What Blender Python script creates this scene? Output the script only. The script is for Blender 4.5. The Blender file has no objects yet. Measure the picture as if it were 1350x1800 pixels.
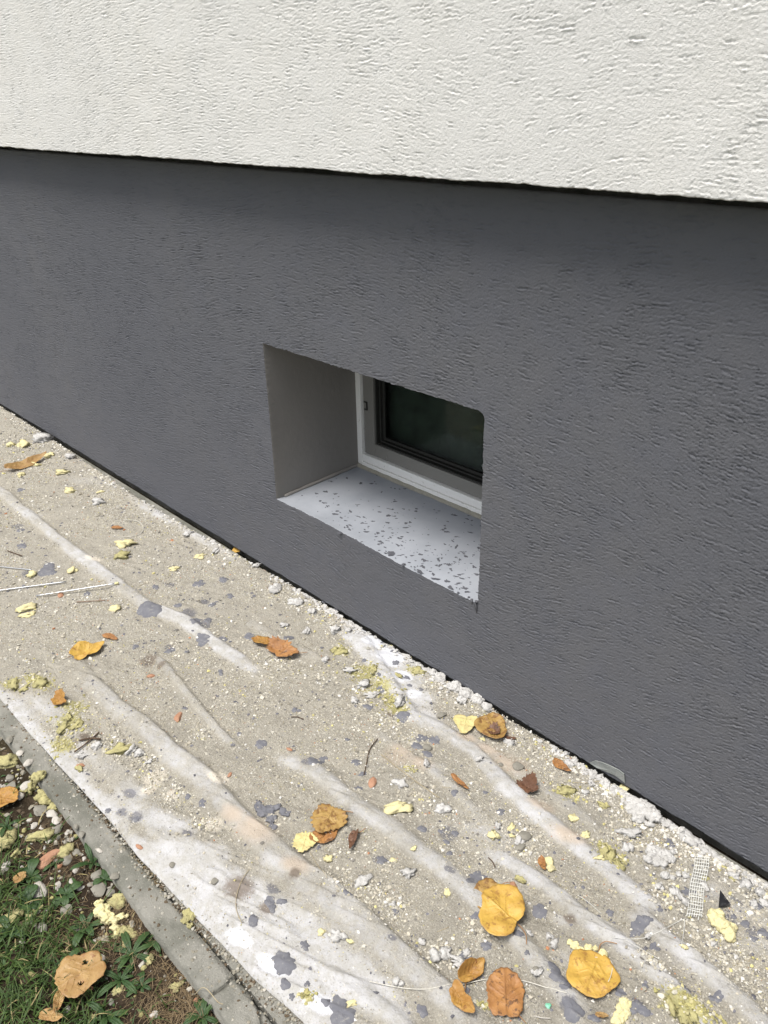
import bpy, math, random
import numpy as np
from mathutils import Matrix, Vector

# ------------------------------------------------------------------ camera, light, exposure
sc = bpy.context.scene
col = sc.collection
F, PX, PY = 1450.0, 675.0, 900.0                 # focal length and centre of the 1350 x 1800 photograph
cz = np.array([-66, 2846, 1450.]); cz /= np.linalg.norm(cz)
cxv = np.array([1515, -703, 1450.]); cxv -= cz*cxv.dot(cz); cxv /= np.linalg.norm(cxv)
R = np.array([cxv, np.cross(cz, cxv), cz])
CAM = np.array([0.0, -1.4011, 1.5])
cam = bpy.data.objects.new('camera', bpy.data.cameras.new('camera'))
col.objects.link(cam)
cam.matrix_world = Matrix.Translation(CAM) @ Matrix(R.tolist()).to_4x4()
cam.data.sensor_fit = 'VERTICAL'; cam.data.sensor_height = 36.0
cam.data.lens = F/1800*36; cam.data.clip_start = 0.02; cam.data.clip_end = 400
sc.camera = cam

SUN_EL, SUN_AZ = 69.0, 190.0                       # sky softened by cloud, light from the garden side
w = bpy.data.worlds.new('World'); sc.world = w; w.use_nodes = True
nt = w.node_tree; nt.nodes.clear()
sky = nt.nodes.new('ShaderNodeTexSky'); sky.sky_type = 'NISHITA'; sky.sun_disc = False
sky.sun_elevation = math.radians(SUN_EL); sky.sun_rotation = math.radians(SUN_AZ)
sky.dust_density = 3.0
hs = nt.nodes.new('ShaderNodeHueSaturation'); hs.inputs['Saturation'].default_value = 0.35
bg = nt.nodes.new('ShaderNodeBackground'); bg.inputs['Strength'].default_value = 0.13
wo = nt.nodes.new('ShaderNodeOutputWorld')
nt.links.new(sky.outputs[0], hs.inputs['Color']); nt.links.new(hs.outputs[0], bg.inputs[0]); nt.links.new(bg.outputs[0], wo.inputs[0])
sl = bpy.data.lights.new('sun', 'SUN'); sl.energy = 2.5; sl.angle = math.radians(24); sl.color = (1.0, 0.955, 0.89)
so = bpy.data.objects.new('sun', sl); col.objects.link(so)
az, el = math.radians(SUN_AZ), math.radians(SUN_EL)
sd = Vector((math.sin(az)*math.cos(el), math.cos(az)*math.cos(el), math.sin(el)))
so.rotation_euler = sd.to_track_quat('Z', 'Y').to_euler(); so.location = (0, -3, 6)
sc.view_settings.view_transform = 'Standard'; sc.view_settings.look = 'None'
sc.view_settings.exposure = 0.60; sc.view_settings.gamma = 1.0; sc.view_settings.use_curve_mapping = False
sc.render.engine = 'CYCLES'

rng = np.random.default_rng(7); random.seed(7)

# ------------------------------------------------------------------ geometry helpers
def ray(px, py): return R @ np.array([px-PX, -(py-PY), -F])
def G(px, py, z=0.0):
    """Photo measurement -> point on the level plane z (metres)."""
    d = ray(px, py); t = (z-CAM[2])/d[2]; return CAM + t*d
def mpp(p): return float(np.dot(R.T @ (np.array(p)-CAM), [0, 0, -1]))/F   # metres per photo pixel at p

_lat = rng.random((64, 64, 8))
def vnoise(x, y, s=0):
    x = np.asarray(x, float); y = np.asarray(y, float)
    xi = np.floor(x).astype(int); yi = np.floor(y).astype(int); fx = x-xi; fy = y-yi
    fx = fx*fx*(3-2*fx); fy = fy*fy*(3-2*fy); L = _lat[:, :, s % 8]
    a = L[xi % 64, yi % 64]; b = L[(xi+1) % 64, yi % 64]; c = L[xi % 64, (yi+1) % 64]; d = L[(xi+1) % 64, (yi+1) % 64]
    return (a*(1-fx)+b*fx)*(1-fy)+(c*(1-fx)+d*fx)*fy
def fbm(x, y, s=0, o=4):
    r = 0; a = 0.5; t = 0
    for k in range(o):
        r = r + a*vnoise(np.asarray(x)*2**k+k*17.3+s*5.1, np.asarray(y)*2**k+k*9.7, s+k); t += a; a *= 0.5
    return r/t
def sstep(a, b, x):
    t = np.clip((np.asarray(x)-a)/(b-a), 0, 1); return t*t*(3-2*t)

def pts_of(pl): return np.array([G(*p)[:2] for p in pl])
def seg_dist(x, y, P):
    """distance, signed side and arc parameter of points to polyline P"""
    best = np.full(np.shape(x), 1e9); sgn = np.zeros(np.shape(x)); par = np.zeros(np.shape(x)); n = len(P)-1
    for i in range(n):
        ax, ay = P[i]; bx, by = P[i+1]; dx, dy = bx-ax, by-ay; L2 = dx*dx+dy*dy
        t = np.clip(((x-ax)*dx+(y-ay)*dy)/L2, 0, 1)
        ex = x-(ax+t*dx); ey = y-(ay+t*dy); d = np.hypot(ex, ey); m = d < best
        best = np.where(m, d, best); sgn = np.where(m, np.sign(dx*ey-dy*ex), sgn); par = np.where(m, (i+t)/n, par)
    return best, sgn, par

def raw_mesh(name, V, Fc, mats=(), smooth=True, attrs=None, colors=None):
    """V (n,3); Fc: one (m,k) index array or a list of them"""
    if not isinstance(Fc, list): Fc = [Fc]
    Fc = [np.asarray(f, np.int32) for f in Fc if len(f)]
    me = bpy.data.meshes.new(name); V = np.asarray(V, np.float32)
    me.vertices.add(len(V)); me.vertices.foreach_set('co', V.ravel())
    loops = np.concatenate([f.ravel() for f in Fc]); cnt = np.concatenate([np.full(len(f), f.shape[1], np.int32) for f in Fc])
    me.loops.add(len(loops)); me.loops.foreach_set('vertex_index', loops)
    me.polygons.add(len(cnt)); me.polygons.foreach_set('loop_start', np.concatenate([[0], np.cumsum(cnt)[:-1]]).astype(np.int32))
    me.polygons.foreach_set('use_smooth', np.full(len(cnt), smooth))
    me.update(calc_edges=True)
    for k, a in (attrs or {}).items():
        at = me.attributes.new(k, 'FLOAT', 'POINT'); at.data.foreach_set('value', np.asarray(a, np.float32))
    if colors is not None:
        c4 = np.ones((len(V), 4), np.float32); c4[:, :3] = colors
        at = me.color_attributes.new('Col', 'FLOAT_COLOR', 'POINT'); at.data.foreach_set('color', c4.ravel())
    for m in mats: me.materials.append(m)
    return me
def link(name, me, parent=None, loc=None):
    o = bpy.data.objects.new(name, me); col.objects.link(o)
    if parent: o.parent = parent
    if loc is not None: o.location = [float(v) for v in loc]
    return o
def tag(o, label=None, cat=None, group=None, kind=None):
    if label: o['label'] = label
    if cat: o['category'] = cat
    if group: o['group'] = group
    if kind: o['kind'] = kind
    return o
def empty(name, loc=(0, 0, 0), rz=0.0):
    o = link(name, None, None, loc); o.rotation_euler[2] = rz; return o
def grid_faces(nx, ny, keep=None):
    i = np.arange((nx-1)*(ny-1)); a = (i//(ny-1))*ny + i % (ny-1)
    f = np.stack([a, a+ny, a+ny+1, a+1], 1)
    return f if keep is None else f[keep.ravel()]
class MB:
    """collects boxes / tubes into one mesh"""
    def __init__(s): s.V = []; s.F4 = []; s.F3 = []; s.n = 0
    def add(s, V, F4=(), F3=()):
        V = np.asarray(V, float); s.V.append(V)
        if len(F4): s.F4.append(np.asarray(F4)+s.n)
        if len(F3): s.F3.append(np.asarray(F3)+s.n)
        s.n += len(V); return s
    def box(s, x0, x1, y0, y1, z0, z1):
        v = [(x, y, z) for x in (x0, x1) for y in (y0, y1) for z in (z0, z1)]
        return s.add(v, [(0, 1, 3, 2), (4, 6, 7, 5), (0, 4, 5, 1), (2, 3, 7, 6), (0, 2, 6, 4), (1, 5, 7, 3)])
    def tube(s, P, r, n=6):
        P = np.asarray(P, float); r = np.broadcast_to(r, (len(P),)); V = []
        T = np.gradient(P, axis=0)
        for p, t, q in zip(P, T, r):
            t = t/(np.linalg.norm(t)+1e-12); u = np.cross(t, [0, 0, 1.]); 
            if np.linalg.norm(u) < 1e-3: u = np.array([1., 0, 0])
            u /= np.linalg.norm(u); v = np.cross(t, u)
            V += [p+q*(math.cos(a)*u+math.sin(a)*v) for a in np.arange(n)*2*math.pi/n]
        m = len(P); F = [(i*n+j, i*n+(j+1) % n, (i+1)*n+(j+1) % n, (i+1)*n+j) for i in range(m-1) for j in range(n)]
        k = len(V); V += [P[0], P[-1]]
        C = [(k, (j+1) % n, j) for j in range(n)]+[(k+1, (m-1)*n+j, (m-1)*n+(j+1) % n) for j in range(n)]
        return s.add(V, F, C)
    def build(s, name, mat, parent=None, bevel=0, smooth=False, loc=None):
        V = np.concatenate(s.V)
        if loc is not None: V = V-np.asarray(loc)
        me = raw_mesh(name, V, ([np.concatenate(s.F4)] if s.F4 else [])+([np.concatenate(s.F3)] if s.F3 else []), [mat], smooth)
        o = link(name, me, parent, loc)
        if bevel:
            b = o.modifiers.new('bevel', 'BEVEL'); b.width = bevel; b.segments = 2
        return o

# ------------------------------------------------------------------ material helpers
class N:
    def __init__(s, name, rough=0.8, spec=0.3):
        s.m = bpy.data.materials.new(name); s.m.use_nodes = True; s.t = s.m.node_tree
        s.b = s.t.nodes['Principled BSDF']; s.b.inputs['Roughness'].default_value = rough
        s.b.inputs['Specular IOR Level'].default_value = spec
        s.tc = s.t.nodes.new('ShaderNodeTexCoord'); s.co = s.tc.outputs['Object']
    def n(s, typ, **kw):
        x = s.t.nodes.new(typ)
        for k, v in kw.items(): setattr(x, k, v)
        return x
    def set(s, sock, v):
        if hasattr(v, 'links') or isinstance(v, bpy.types.NodeSocket): s.t.links.new(v, sock)
        elif isinstance(v, (tuple, list)) and len(v) == 3 and sock.type == 'RGBA': sock.default_value = (*v, 1)
        else: sock.default_value = v
    def world(s): s.co = s.n('ShaderNodeNewGeometry').outputs['Position']; return s
    def mapping(s, scale=(1, 1, 1), rot=(0, 0, 0), loc=(0, 0, 0), co=None):
        m = s.n('ShaderNodeMapping'); s.set(m.inputs['Vector'], co or s.co)
        m.inputs['Scale'].default_value = scale; m.inputs['Rotation'].default_value = rot; m.inputs['Location'].default_value = loc
        return m.outputs[0]
    def noise(s, scale, det=4, rough=0.55, co=None, dist=0.0, out=0):
        x = s.n('ShaderNodeTexNoise'); s.set(x.inputs['Vector'], co or s.co)
        x.inputs['Scale'].default_value = scale; x.inputs['Detail'].default_value = det
        x.inputs['Roughness'].default_value = rough; x.inputs['Distortion'].default_value = dist
        return x.outputs[out]
    def voro(s, scale, co=None, feature='F1', out=0, rand=1.0):
        x = s.n('ShaderNodeTexVoronoi', feature=feature); s.set(x.inputs['Vector'], co or s.co)
        x.inputs['Scale'].default_value = scale; x.inputs['Randomness'].default_value = rand
        return x.outputs[out]
    def ramp(s, v, a, b, lo=0.0, hi=1.0, smooth=True):
        x = s.n('ShaderNodeMapRange'); x.interpolation_type = 'SMOOTHSTEP' if smooth else 'LINEAR'
        s.set(x.inputs[0], v); x.inputs[1].default_value = a; x.inputs[2].default_value = b
        x.inputs[3].default_value = lo; x.inputs[4].default_value = hi
        return x.outputs[0]
    def math(s, op, a, b=0.0, c=0.0):
        x = s.n('ShaderNodeMath', operation=op); s.set(x.inputs[0], a); s.set(x.inputs[1], b); s.set(x.inputs[2], c); return x.outputs[0]
    def mix(s, f, a, b, blend='MIX'):
        x = s.n('ShaderNodeMix', data_type='RGBA', blend_type=blend); s.set(x.inputs[0], f); s.set(x.inputs[6], a); s.set(x.inputs[7], b)
        return x.outputs[2]
    def attr(s, name): return s.n('ShaderNodeAttribute', attribute_name=name).outputs
    def warp(s, amount, scale):
        nz = s.noise(scale, 2, out=1); v = s.n('ShaderNodeVectorMath', operation='SUBTRACT'); s.set(v.inputs[0], nz); v.inputs[1].default_value = (.5, .5, .5)
        u = s.n('ShaderNodeVectorMath', operation='MULTIPLY_ADD'); s.set(u.inputs[0], v.outputs[0])
        u.inputs[1].default_value = (amount,)*3 if not isinstance(amount, tuple) else amount; s.set(u.inputs[2], s.co); s.co = u.outputs[0]; return s
    def bump(s, h, dist, strength=1.0, normal=None):
        x = s.n('ShaderNodeBump'); s.set(x.inputs['Height'], h); x.inputs['Distance'].default_value = dist; x.inputs['Strength'].default_value = strength
        if normal: s.set(x.inputs['Normal'], normal)
        s.set(s.b.inputs['Normal'], x.outputs[0]); return x.outputs[0]
    def color(s, c): s.set(s.b.inputs['Base Color'], c); return s
    def done(s): return s.m

def scraped_plaster(name, ca, cb, depth, dens, seed=0.0):
    """float-scratched render: short, mostly level scores torn by rolling grains"""
    s = N(name, 0.85, 0.2)
    base = s.co
    s.color(s.mix(s.ramp(s.noise(.9, 4), .35, .68), s.mix(s.ramp(s.noise(9, 5), .35, .75), ca, cb), tuple(.94*v for v in cb)))
    fine = s.math('ADD', s.math('MULTIPLY', s.noise(600, 3, 0.6), .5), s.math('MULTIPLY', s.noise(190, 4, .7), 1.0))
    s.bump(fine, depth*dens)
    return s.done()

M = {}
M['white'] = scraped_plaster('white_plaster', (.735, .72, .685), (.755, .745, .72), .0016, 1.0, 5)
M['grey'] = scraped_plaster('grey_plaster', (.128, .1295, .140), (.121, .1245, .140), .0013, 1.0, 21)
s = N('reveal_plaster', .85, .2); s.color(s.mix(s.noise(6, 4), (.245, .232, .215), (.205, .196, .185)))
s.bump(s.math('ADD', s.noise(60, 4), s.math('MULTIPLY', s.noise(12, 2), 1)), .0009); M['reveal'] = s.done()
s = N('sill_paint', .55, .4); s.color(s.mix(s.ramp(s.noise(9, 5), .35, .7), (.300, .318, .350), (.255, .273, .303)))
s.bump(s.noise(45, 4), .0012); M['sill'] = s.done()
s = N('window_white', .4, .5); s.color(s.mix(s.ramp(s.noise(55, 5, .7), .60, .72), (.88, .88, .85), (.58, .57, .52)))
s.bump(s.noise(90, 3), .0003); M['pvc'] = s.done()
s = N('sash_paint', .45, .5); s.color(s.mix(s.noise(12, 4), (.235, .228, .21), (.20, .195, .18))); M['sash'] = s.done()
s = N('rubber_seal', .6, .3); s.color(s.mix(s.noise(70, 3), (.018, .018, .016), (.04, .04, .036))); M['rubber'] = s.done()
s = N('room_dark', .9, .1); s.color(s.mix(s.noise(3, 3), (.006, .008, .007), (.010, .012, .010))); M['room'] = s.done()
s = N('blind', .7, .3); s.color(s.mix(s.noise(5, 3), (.070, .078, .072), (.085, .095, .088))); M['blind'] = s.done()
s = N('window_glass', .03, .5); s.b.inputs['Transmission Weight'].default_value = 1.0; s.b.inputs['IOR'].default_value = 1.14
s.color(s.mix(s.ramp(s.noise(18, 5), .4, .8), (.80, .86, .82), (.70, .76, .72))); M['glass'] = s.done()
s = N('sill_spots', .8, .2); s.color(s.mix(s.noise(60, 3), (.070, .072, .082), (.10, .102, .115))); M['spots'] = s.done()
s = N('grout', .9, .2); s.color(s.mix(s.noise(70, 4), (.42, .40, .33), (.25, .24, .2))); s.bump(s.noise(200, 4), .002); M['grout'] = s.done()

# fleece: clean cloth under grit dust, mortar smears, peach dust and mud; the attributes say where
s = N('fleece_cloth', .9, .15)
A = s.attr
dark_ = s.math('MULTIPLY', s.ramp(s.noise(55, 5, .75, co=s.mapping(loc=(9, 1, 4))), .55, .70), .45)
clean = s.mix(s.ramp(s.noise(32, 6, .75), .38, .62), (.50, .502, .518), (.415, .408, .39))
clean = s.mix(s.math('MULTIPLY', s.ramp(s.noise(150, 4, .75, co=s.mapping(loc=(2, 7, 1))), .58, .68), .5), clean, (.27, .265, .26))
dirtc = s.mix(s.ramp(s.noise(22, 5, .65), .35, .68), (.445, .415, .352), (.365, .338, .285))
dirtc = s.mix(s.math('MULTIPLY', s.ramp(s.noise(260, 3, .7), .52, .66), .7), dirtc, (.64, .61, .53))
dirtc = s.mix(s.math('MULTIPLY', s.ramp(s.noise(330, 3, .7, co=s.mapping(loc=(5, 3, 1))), .56, .70), .6), dirtc, (.19, .18, .155))
speck_ = s.math('MULTIPLY', s.ramp(s.noise(135, 4, .8, co=s.mapping(loc=(3, 8, 2))), .575, .66), .55)
br = s.math('ADD', A('dirt')[2], s.math('MULTIPLY', s.math('SUBTRACT', s.noise(45, 7, .78), .5), 1.15))
c = s.mix(s.ramp(br, .12, .80, .12, 1.0), clean, dirtc)
c = s.mix(dark_, c, (.25, .235, .20))
c = s.mix(speck_, c, (.20, .19, .17))
c = s.mix(s.math('MULTIPLY', s.ramp(s.noise(9, 5, .7, co=s.mapping(loc=(4, 4, 4))), .52, .72), .35), c, (.30, .285, .25))
c = s.mix(s.ramp(s.math('ADD', A('bare')[2], s.math('MULTIPLY', s.math('SUBTRACT', s.noise(70, 5, .75), .5), .8)), .30, .60, 0, .92), c, (.60, .61, .645))
pe = s.math('ADD', A('peach')[2], s.math('MULTIPLY', s.math('SUBTRACT', s.noise(60, 4, .7), .5), .5))
c = s.mix(s.ramp(pe, .25, .95, 0, .75), c, (.53, .44, .35))
cr = s.math('ADD', A('cream')[2], s.math('MULTIPLY', s.math('SUBTRACT', s.noise(90, 4, .7), .5), .8))
c = s.mix(s.ramp(cr, .35, .8, 0, .9), c, (.72, .66, .56))
mu = s.math('ADD', A('mud')[2], s.math('MULTIPLY', s.math('SUBTRACT', s.noise(80, 5, .75), .5), .9))
c = s.mix(s.ramp(mu, .35, .85, 0, .8), c, (.17, .135, .105))
sm = s.math('ADD', A('smear')[2], s.math('MULTIPLY', s.math('SUBTRACT', s.noise(110, 5, .75), .5), 1.1))
c = s.mix(s.ramp(sm, .45, .75, 0, .8), c, (.17, .17, .19))
ol = s.math('ADD', A('olive')[2], s.math('MULTIPLY', s.math('SUBTRACT', s.noise(120, 5, .75), .5), 1.2))
c = s.mix(s.ramp(ol, .45, .75, 0, .75), c, (.40, .37, .13))
s.color(c)
b1 = s.math('MULTIPLY', s.ramp(A('dirt')[2], .0, .9, .25, 1.0), s.noise(210, 5, .75))
s.bump(s.math('ADD', s.math('MULTIPLY', b1, 1.9), s.math('MULTIPLY', s.noise(40, 4), .5)), .0045)
M['fleece'] = s.done()

s = N('concrete', .88, .2).world()
c = s.mix(s.ramp(s.noise(7, 5, .6), .38, .62), (.145, .145, .122), (.25, .243, .215))
c = s.mix(s.math('MULTIPLY', s.ramp(s.noise(30, 5, .7), .5, .72), .6), c, (.125, .125, .107))
c = s.mix(s.math('MULTIPLY', s.ramp(s.voro(160), .0, .28, 1, 0), .35), c, (.50, .48, .42))
s.color(c); s.bump(s.math('ADD', s.noise(60, 6, .7), s.math('MULTIPLY', s.noise(300, 3), .5)), .004); M['concrete'] = s.done()
s = N('soil', .95, .1).world()
near = s.mix(s.ramp(s.noise(11, 5, .65), .38, .65), (.036, .026, .018), (.072, .053, .036))
near = s.mix(s.math('MULTIPLY', s.ramp(s.noise(90, 4, .7), .58, .72), .5), near, (.24, .21, .16))
far = s.mix(s.ramp(s.noise(2.2, 6, .7), .35, .65), (.045, .065, .020), (.085, .080, .035))
c = s.mix(s.ramp(s.attr('lawn')[2], 0, 1), near, far)
s.color(c); s.bump(s.math('ADD', s.noise(55, 6, .75), s.math('MULTIPLY', s.noise(200, 4, .7), .5)), .012); M['soil'] = s.done()

def vc_mat(name, rough=.85, bump=.001, bs=300, spec=.25):
    s = N(name, rough, spec); c = s.attr('Col')[0]
    s.color(s.mix(s.math('MULTIPLY', s.noise(bs, 4, .7), .5), c, s.mix(1.0, c, (.72, .70, .66), 'MULTIPLY')))
    if bump: s.bump(s.noise(bs*1.3, 4, .7), bump)
    return s.done()
M['crumb'] = vc_mat('crumb')
def speckled(name, a, b, d=None, rough=.85, bs=120, bump=.002, spec=.25):
    s = N(name, rough, spec); c = s.mix(s.ramp(s.noise(bs*.4, 4, .65), .35, .65), a, b)
    if d: c = s.mix(s.ramp(s.noise(bs*.9, 4, .7), .57, .68), c, d)
    s.color(c); s.bump(s.noise(bs*2, 5, .7), bump); return s.done()
M['mortar'] = speckled('dark_grey_mortar', (.135, .137, .155), (.165, .167, .185), (.24, .235, .23), .75, 110, .0012)
M['foam'] = speckled('pale_yellow_foam', (.68, .62, .34), (.60, .54, .31), (.48, .44, .29), .9, 90, .002)
M['foam_dirty'] = speckled('dirty_olive_foam', (.45, .415, .20), (.36, .33, .165), (.22, .20, .12), .9, 120, .003)
M['chunk'] = speckled('crumbled_white_plaster', (.58, .57, .55), (.47, .46, .44), (.30, .29, .27), .9, 160, .003)
M['stone'] = speckled('pale_stone', (.20, .19, .16), (.25, .235, .20), (.12, .11, .09), .8, 60, .001)
M['white_stone'] = speckled('white_stone', (.40, .375, .335), (.50, .475, .43), (.36, .33, .29), .8, 60, .001)
M['brick'] = speckled('brick', (.34, .18, .11), (.40, .23, .15), (.26, .14, .10), .85, 140, .001)
M['twig'] = speckled('twig', (.075, .050, .033), (.12, .085, .06), None, .85, 200, .001)
M['straw'] = speckled('straw', (.42, .36, .24), (.34, .28, .18), None, .8, 200, .0)
M['string'] = speckled('string', (.62, .60, .54), (.52, .50, .44), None, .7, 200, .0)
M['fibre'] = speckled('fibreglass', (.66, .66, .62), (.55, .55, .52), None, .5, 200, .0)
M['black'] = speckled('black_plastic', (.012, .012, .014), (.02, .02, .022), (.10, .10, .10), .5, 150, .0005)
M['mint'] = speckled('mint_plastic', (.18, .50, .33), (.25, .55, .40), None, .5, 150, .0)
s = N('rod_metal', .35, .5); s.b.inputs['Metallic'].default_value = .8; s.color(s.mix(s.ramp(s.noise(90, 3), .5, .7), (.50, .52, .55), (.30, .27, .23))); M['metal'] = s.done()
M['rust'] = speckled('rusty_metal', (.20, .12, .08), (.28, .2, .15), None, .7, 200, .0)
M['grass'] = vc_mat('grass_blade', .6, 0, 60, .3)
def leaf_mat(name, a, b, d, spots=.62):
    s = N(name, .5, .35); c = s.mix(s.ramp(s.noise(28, 4, .6), .3, .7), a, b)
    c = s.mix(s.ramp(s.noise(75, 4, .7), spots, spots+.10), c, d)
    v = s.attr('vein')[2]; c = s.mix(s.math('MULTIPLY', v, .45), c, tuple(.75*q+.1*p for q, p in zip(a, d)))
    rim = s.attr('rim')[2]
    c = s.mix(s.ramp(s.math('MULTIPLY', rim, s.noise(60, 3)), .35, .7, 0, .6), c, d)
    s.color(c); s.bump(s.math('ADD', s.noise(130, 4), s.math('MULTIPLY', v, .8)), .0012)
    s.b.inputs['Subsurface Weight'].default_value = .08; s.b.inputs['Subsurface Radius'].default_value = (.003, .002, .001)
    return s.done()
LM = {'yellow': leaf_mat('yellow_leaf', (.53, .34, .07), (.43, .26, .055), (.30, .16, .04), .55),
      'gold': leaf_mat('golden_leaf', (.38, .25, .085), (.30, .18, .055), (.19, .10, .035), .50),
      'orange': leaf_mat('orange_leaf', (.31, .155, .04), (.38, .22, .055), (.20, .085, .025), .58),
      'brown': leaf_mat('brown_leaf', (.27, .125, .045), (.38, .19, .065), (.12, .06, .03), .56),
      'dark': leaf_mat('dark_brown_leaf', (.115, .058, .035), (.16, .08, .045), (.05, .03, .02), .56),
      'tan': leaf_mat('tan_leaf', (.36, .23, .09), (.29, .17, .065), (.24, .12, .05), .58),
      'pale': leaf_mat('pale_yellow_leaf', (.55, .50, .22), (.60, .50, .24), (.36, .30, .15), .60)}
M['weed'] = leaf_mat('green_weed', (.026, .058, .018), (.042, .082, .022), (.10, .12, .03), .72)
M['stem'] = speckled('leaf_stem', (.26, .13, .06), (.34, .2, .09), None, .7, 200, .0)

# ------------------------------------------------------------------ ground
def graded(a, b, f, lo=None):
    out = [a]; x = a
    while x < b: x += f(x); out.append(x)
    out[-1] = b; return np.array(out)
def soil_h(x, y):
    return -0.042 + .016*(fbm(x*9, y*9, 2)-.5)*2*sstep(-.93, -1.03, y)*.9 + .010*(fbm(x*40, y*40, 4, 3)-.5)*sstep(-.95, -1.02, y)
gx = np.concatenate([[-60, -30, -15, -9, -6, -4.5, -3.5, -3], np.arange(-2.7, -.45, .008), [-.3, 0, .5, 1.2, 2.5, 5, 9, 15, 30, 60]])
gy = np.concatenate([[-60, -30, -15, -8, -5, -3.5, -2.6, -2.1, -1.85], np.arange(-1.7, -.95, .008), [-.9, -.6, -.2, .2, 1, 4, 10, 30, 60]])
X, Y = np.meshgrid(gx, gy, indexing='ij'); Z = soil_h(X, Y)
lawn = np.clip(sstep(-1.15, -1.55, Y)+.35*sstep(-1.3, -2.2, X), 0, 1)
ground = link('ground', raw_mesh('ground', np.stack([X, Y, Z], -1).reshape(-1, 3), grid_faces(len(gx), len(gy)), [M['soil']], True, {'lawn': lawn.ravel()}))
tag(ground, kind='structure')

# kerb edging strip with a crack, then the walkway slab beside it
CRACK = pts_of([(366, 1748), (384, 1738), (398, 1728), (404, 1716), (420, 1712), (432, 1698)])
CRACK2 = pts_of([(444, 1749), (452, 1762), (457, 1776), (462, 1800)])
def strip(name, y0, y1, ztop, crack_on, notch):
    xs = graded(-8.0, 2.0, lambda x: .0022 if -1.12 < x < -.75 else (.0045*max(1, abs(x+.9)*1.5) if x < 0 else .05))
    ys = np.linspace(y0, y1, max(5, int(abs(y1-y0)/.0026)))
    X, Y = np.meshgrid(xs, ys, indexing='ij')
    ed = np.minimum(Y-min(y0, y1), max(y0, y1)-Y)
    Z = ztop - .004*np.exp(-(ed/.006)**2)*(1+1.2*fbm(X*30, Y*30, 3)) + .0018*(fbm(X*50, Y*50, 1)-.5)
    Yj = Y + np.where(ed < .001, .0025*(fbm(X*18, Y*0, 5)-.5)*2+.0012*(fbm(X*90, Y*0+3, 5)-.5)*2, 0)
    if crack_on:
        for C_ in (CRACK, CRACK2):
            d, _, _ = seg_dist(X+.004*(fbm(X*70, Y*70, 6)-.5), Y+.006*(fbm(X*60, Y*60, 2)-.5), C_); Z -= .012*np.exp(-(d/.0028)**2)
    nx, ny = X.shape; V = np.stack([X, Yj, Z], -1)
    lo = V[:, [0, -1]].copy(); lo[:, :, 2] = -.12
    Vt = np.concatenate([V.reshape(-1, 3), lo[:, 0], lo[:, 1]])
    i = np.arange(nx-1); b = nx*ny
    f = [grid_faces(nx, ny), np.stack([i*ny, b+i, b+i+1, (i+1)*ny], 1), np.stack([i*ny+ny-1, (i+1)*ny+ny-1, b+nx+i+1, b+nx+i], 1)]
    return tag(link(name, raw_mesh(name, Vt, f, [M['concrete']], True)), kind='structure')
strip('kerb', -1.004, -.943, -.004, True, 0)
mb = MB(); mb.box(-8, 2, -.9385, -.010, -.12, -.006)
tag(mb.build('walkway', M['concrete']), kind='structure')

# ------------------------------------------------------------------ fleece sheet lying on the walkway
FOLDS = [  # (photo trace, height, width uphill side, width kerb side)
 ([(-60,815),(0,864),(70,922),(105,950),(165,995),(210,1030),(265,1071),(320,1090),(373,1128),(430,1166),(500,1205)], .010, .013, .019),
 ([(256,1146),(295,1178),(320,1207),(350,1245),(384,1285),(420,1320)], .009, .008, .010),
 ([(120,1150),(146,1180),(205,1240),(256,1276),(302,1324),(352,1361),(409,1422),(442,1453),(495,1500),(553,1546),(611,1592),(669,1641),(727,1697),(784,1747),(842,1799),(900,1850)], .015, .013, .026),
 ([(485,1322),(544,1359),(605,1416),(669,1459),(722,1498),(770,1537),(823,1585),(896,1654),(946,1712),(1003,1776),(1050,1830)], .013, .022, .010),
 ([(560,1085),(633,1127),(680,1197),(722,1261),(775,1286),(829,1320),(888,1381),(946,1435),(1003,1481),(1069,1535),(1127,1588),(1180,1630)], .011, .016, .018),
 ([(865,1503),(926,1541),(984,1585),(1046,1631),(1107,1680),(1177,1739),(1230,1800),(1270,1850)], .012, .016, .012),
 ([(1090,1590),(1157,1645),(1215,1689),(1273,1747),(1323,1793),(1370,1840)], .012, .016, .013),
 ([(210,860),(260,893),(330,932),(385,968),(450,1008)], .007, .015, .018),
 ([(640,1275),(720,1330),(790,1385),(850,1440)], .005, .010, .010),
 ([(780,1270),(840,1308),(930,1372),(1000,1420),(1060,1470)], .005, .012, .010),
 ([(0,1165),(80,1235),(150,1310),(230,1395),(300,1475),(380,1560),(450,1640),(520,1720),(580,1790)], .005, .030, .018),
 ([(560,1700),(640,1750),(700,1800),(740,1850)], .007, .012, .012),
 ([(60,1130),(110,1180),(170,1250),(230,1330)], .004, .010, .010),
 ([(430,1090),(520,1140),(570,1165)], .004, .010, .012)]
FOLDW = [(pts_of(a), h, w1, w2) for a, h, w1, w2 in FOLDS]
OUT = pts_of([(-300,980),(0,1226),(46,1283),(117,1358),(196,1443),(249,1511),(320,1585),(391,1660),(444,1717),(480,1749),(534,1797)])
OUT = np.vstack([[-8, -.955], OUT[np.argsort(OUT[:, 0])], [-.5, -.90], [2, -.91]])
INN = pts_of([(0,712),(60,750),(140,803),(235,868),(330,925),(420,975),(500,1020),(640,1098),(760,1172),(870,1240),(1000,1325),(1100,1388),(1170,1438),(1225,1471),(1272,1504),(1312,1529),(1350,1553)])
INN = np.vstack([[-8, -.006], INN[np.argsort(INN[:, 0])], [2, -.03]])
def y_out(x): return np.interp(x, OUT[:, 0], OUT[:, 1]) + .004*(fbm(x*9, x*0, 3)-.5)*2
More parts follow.
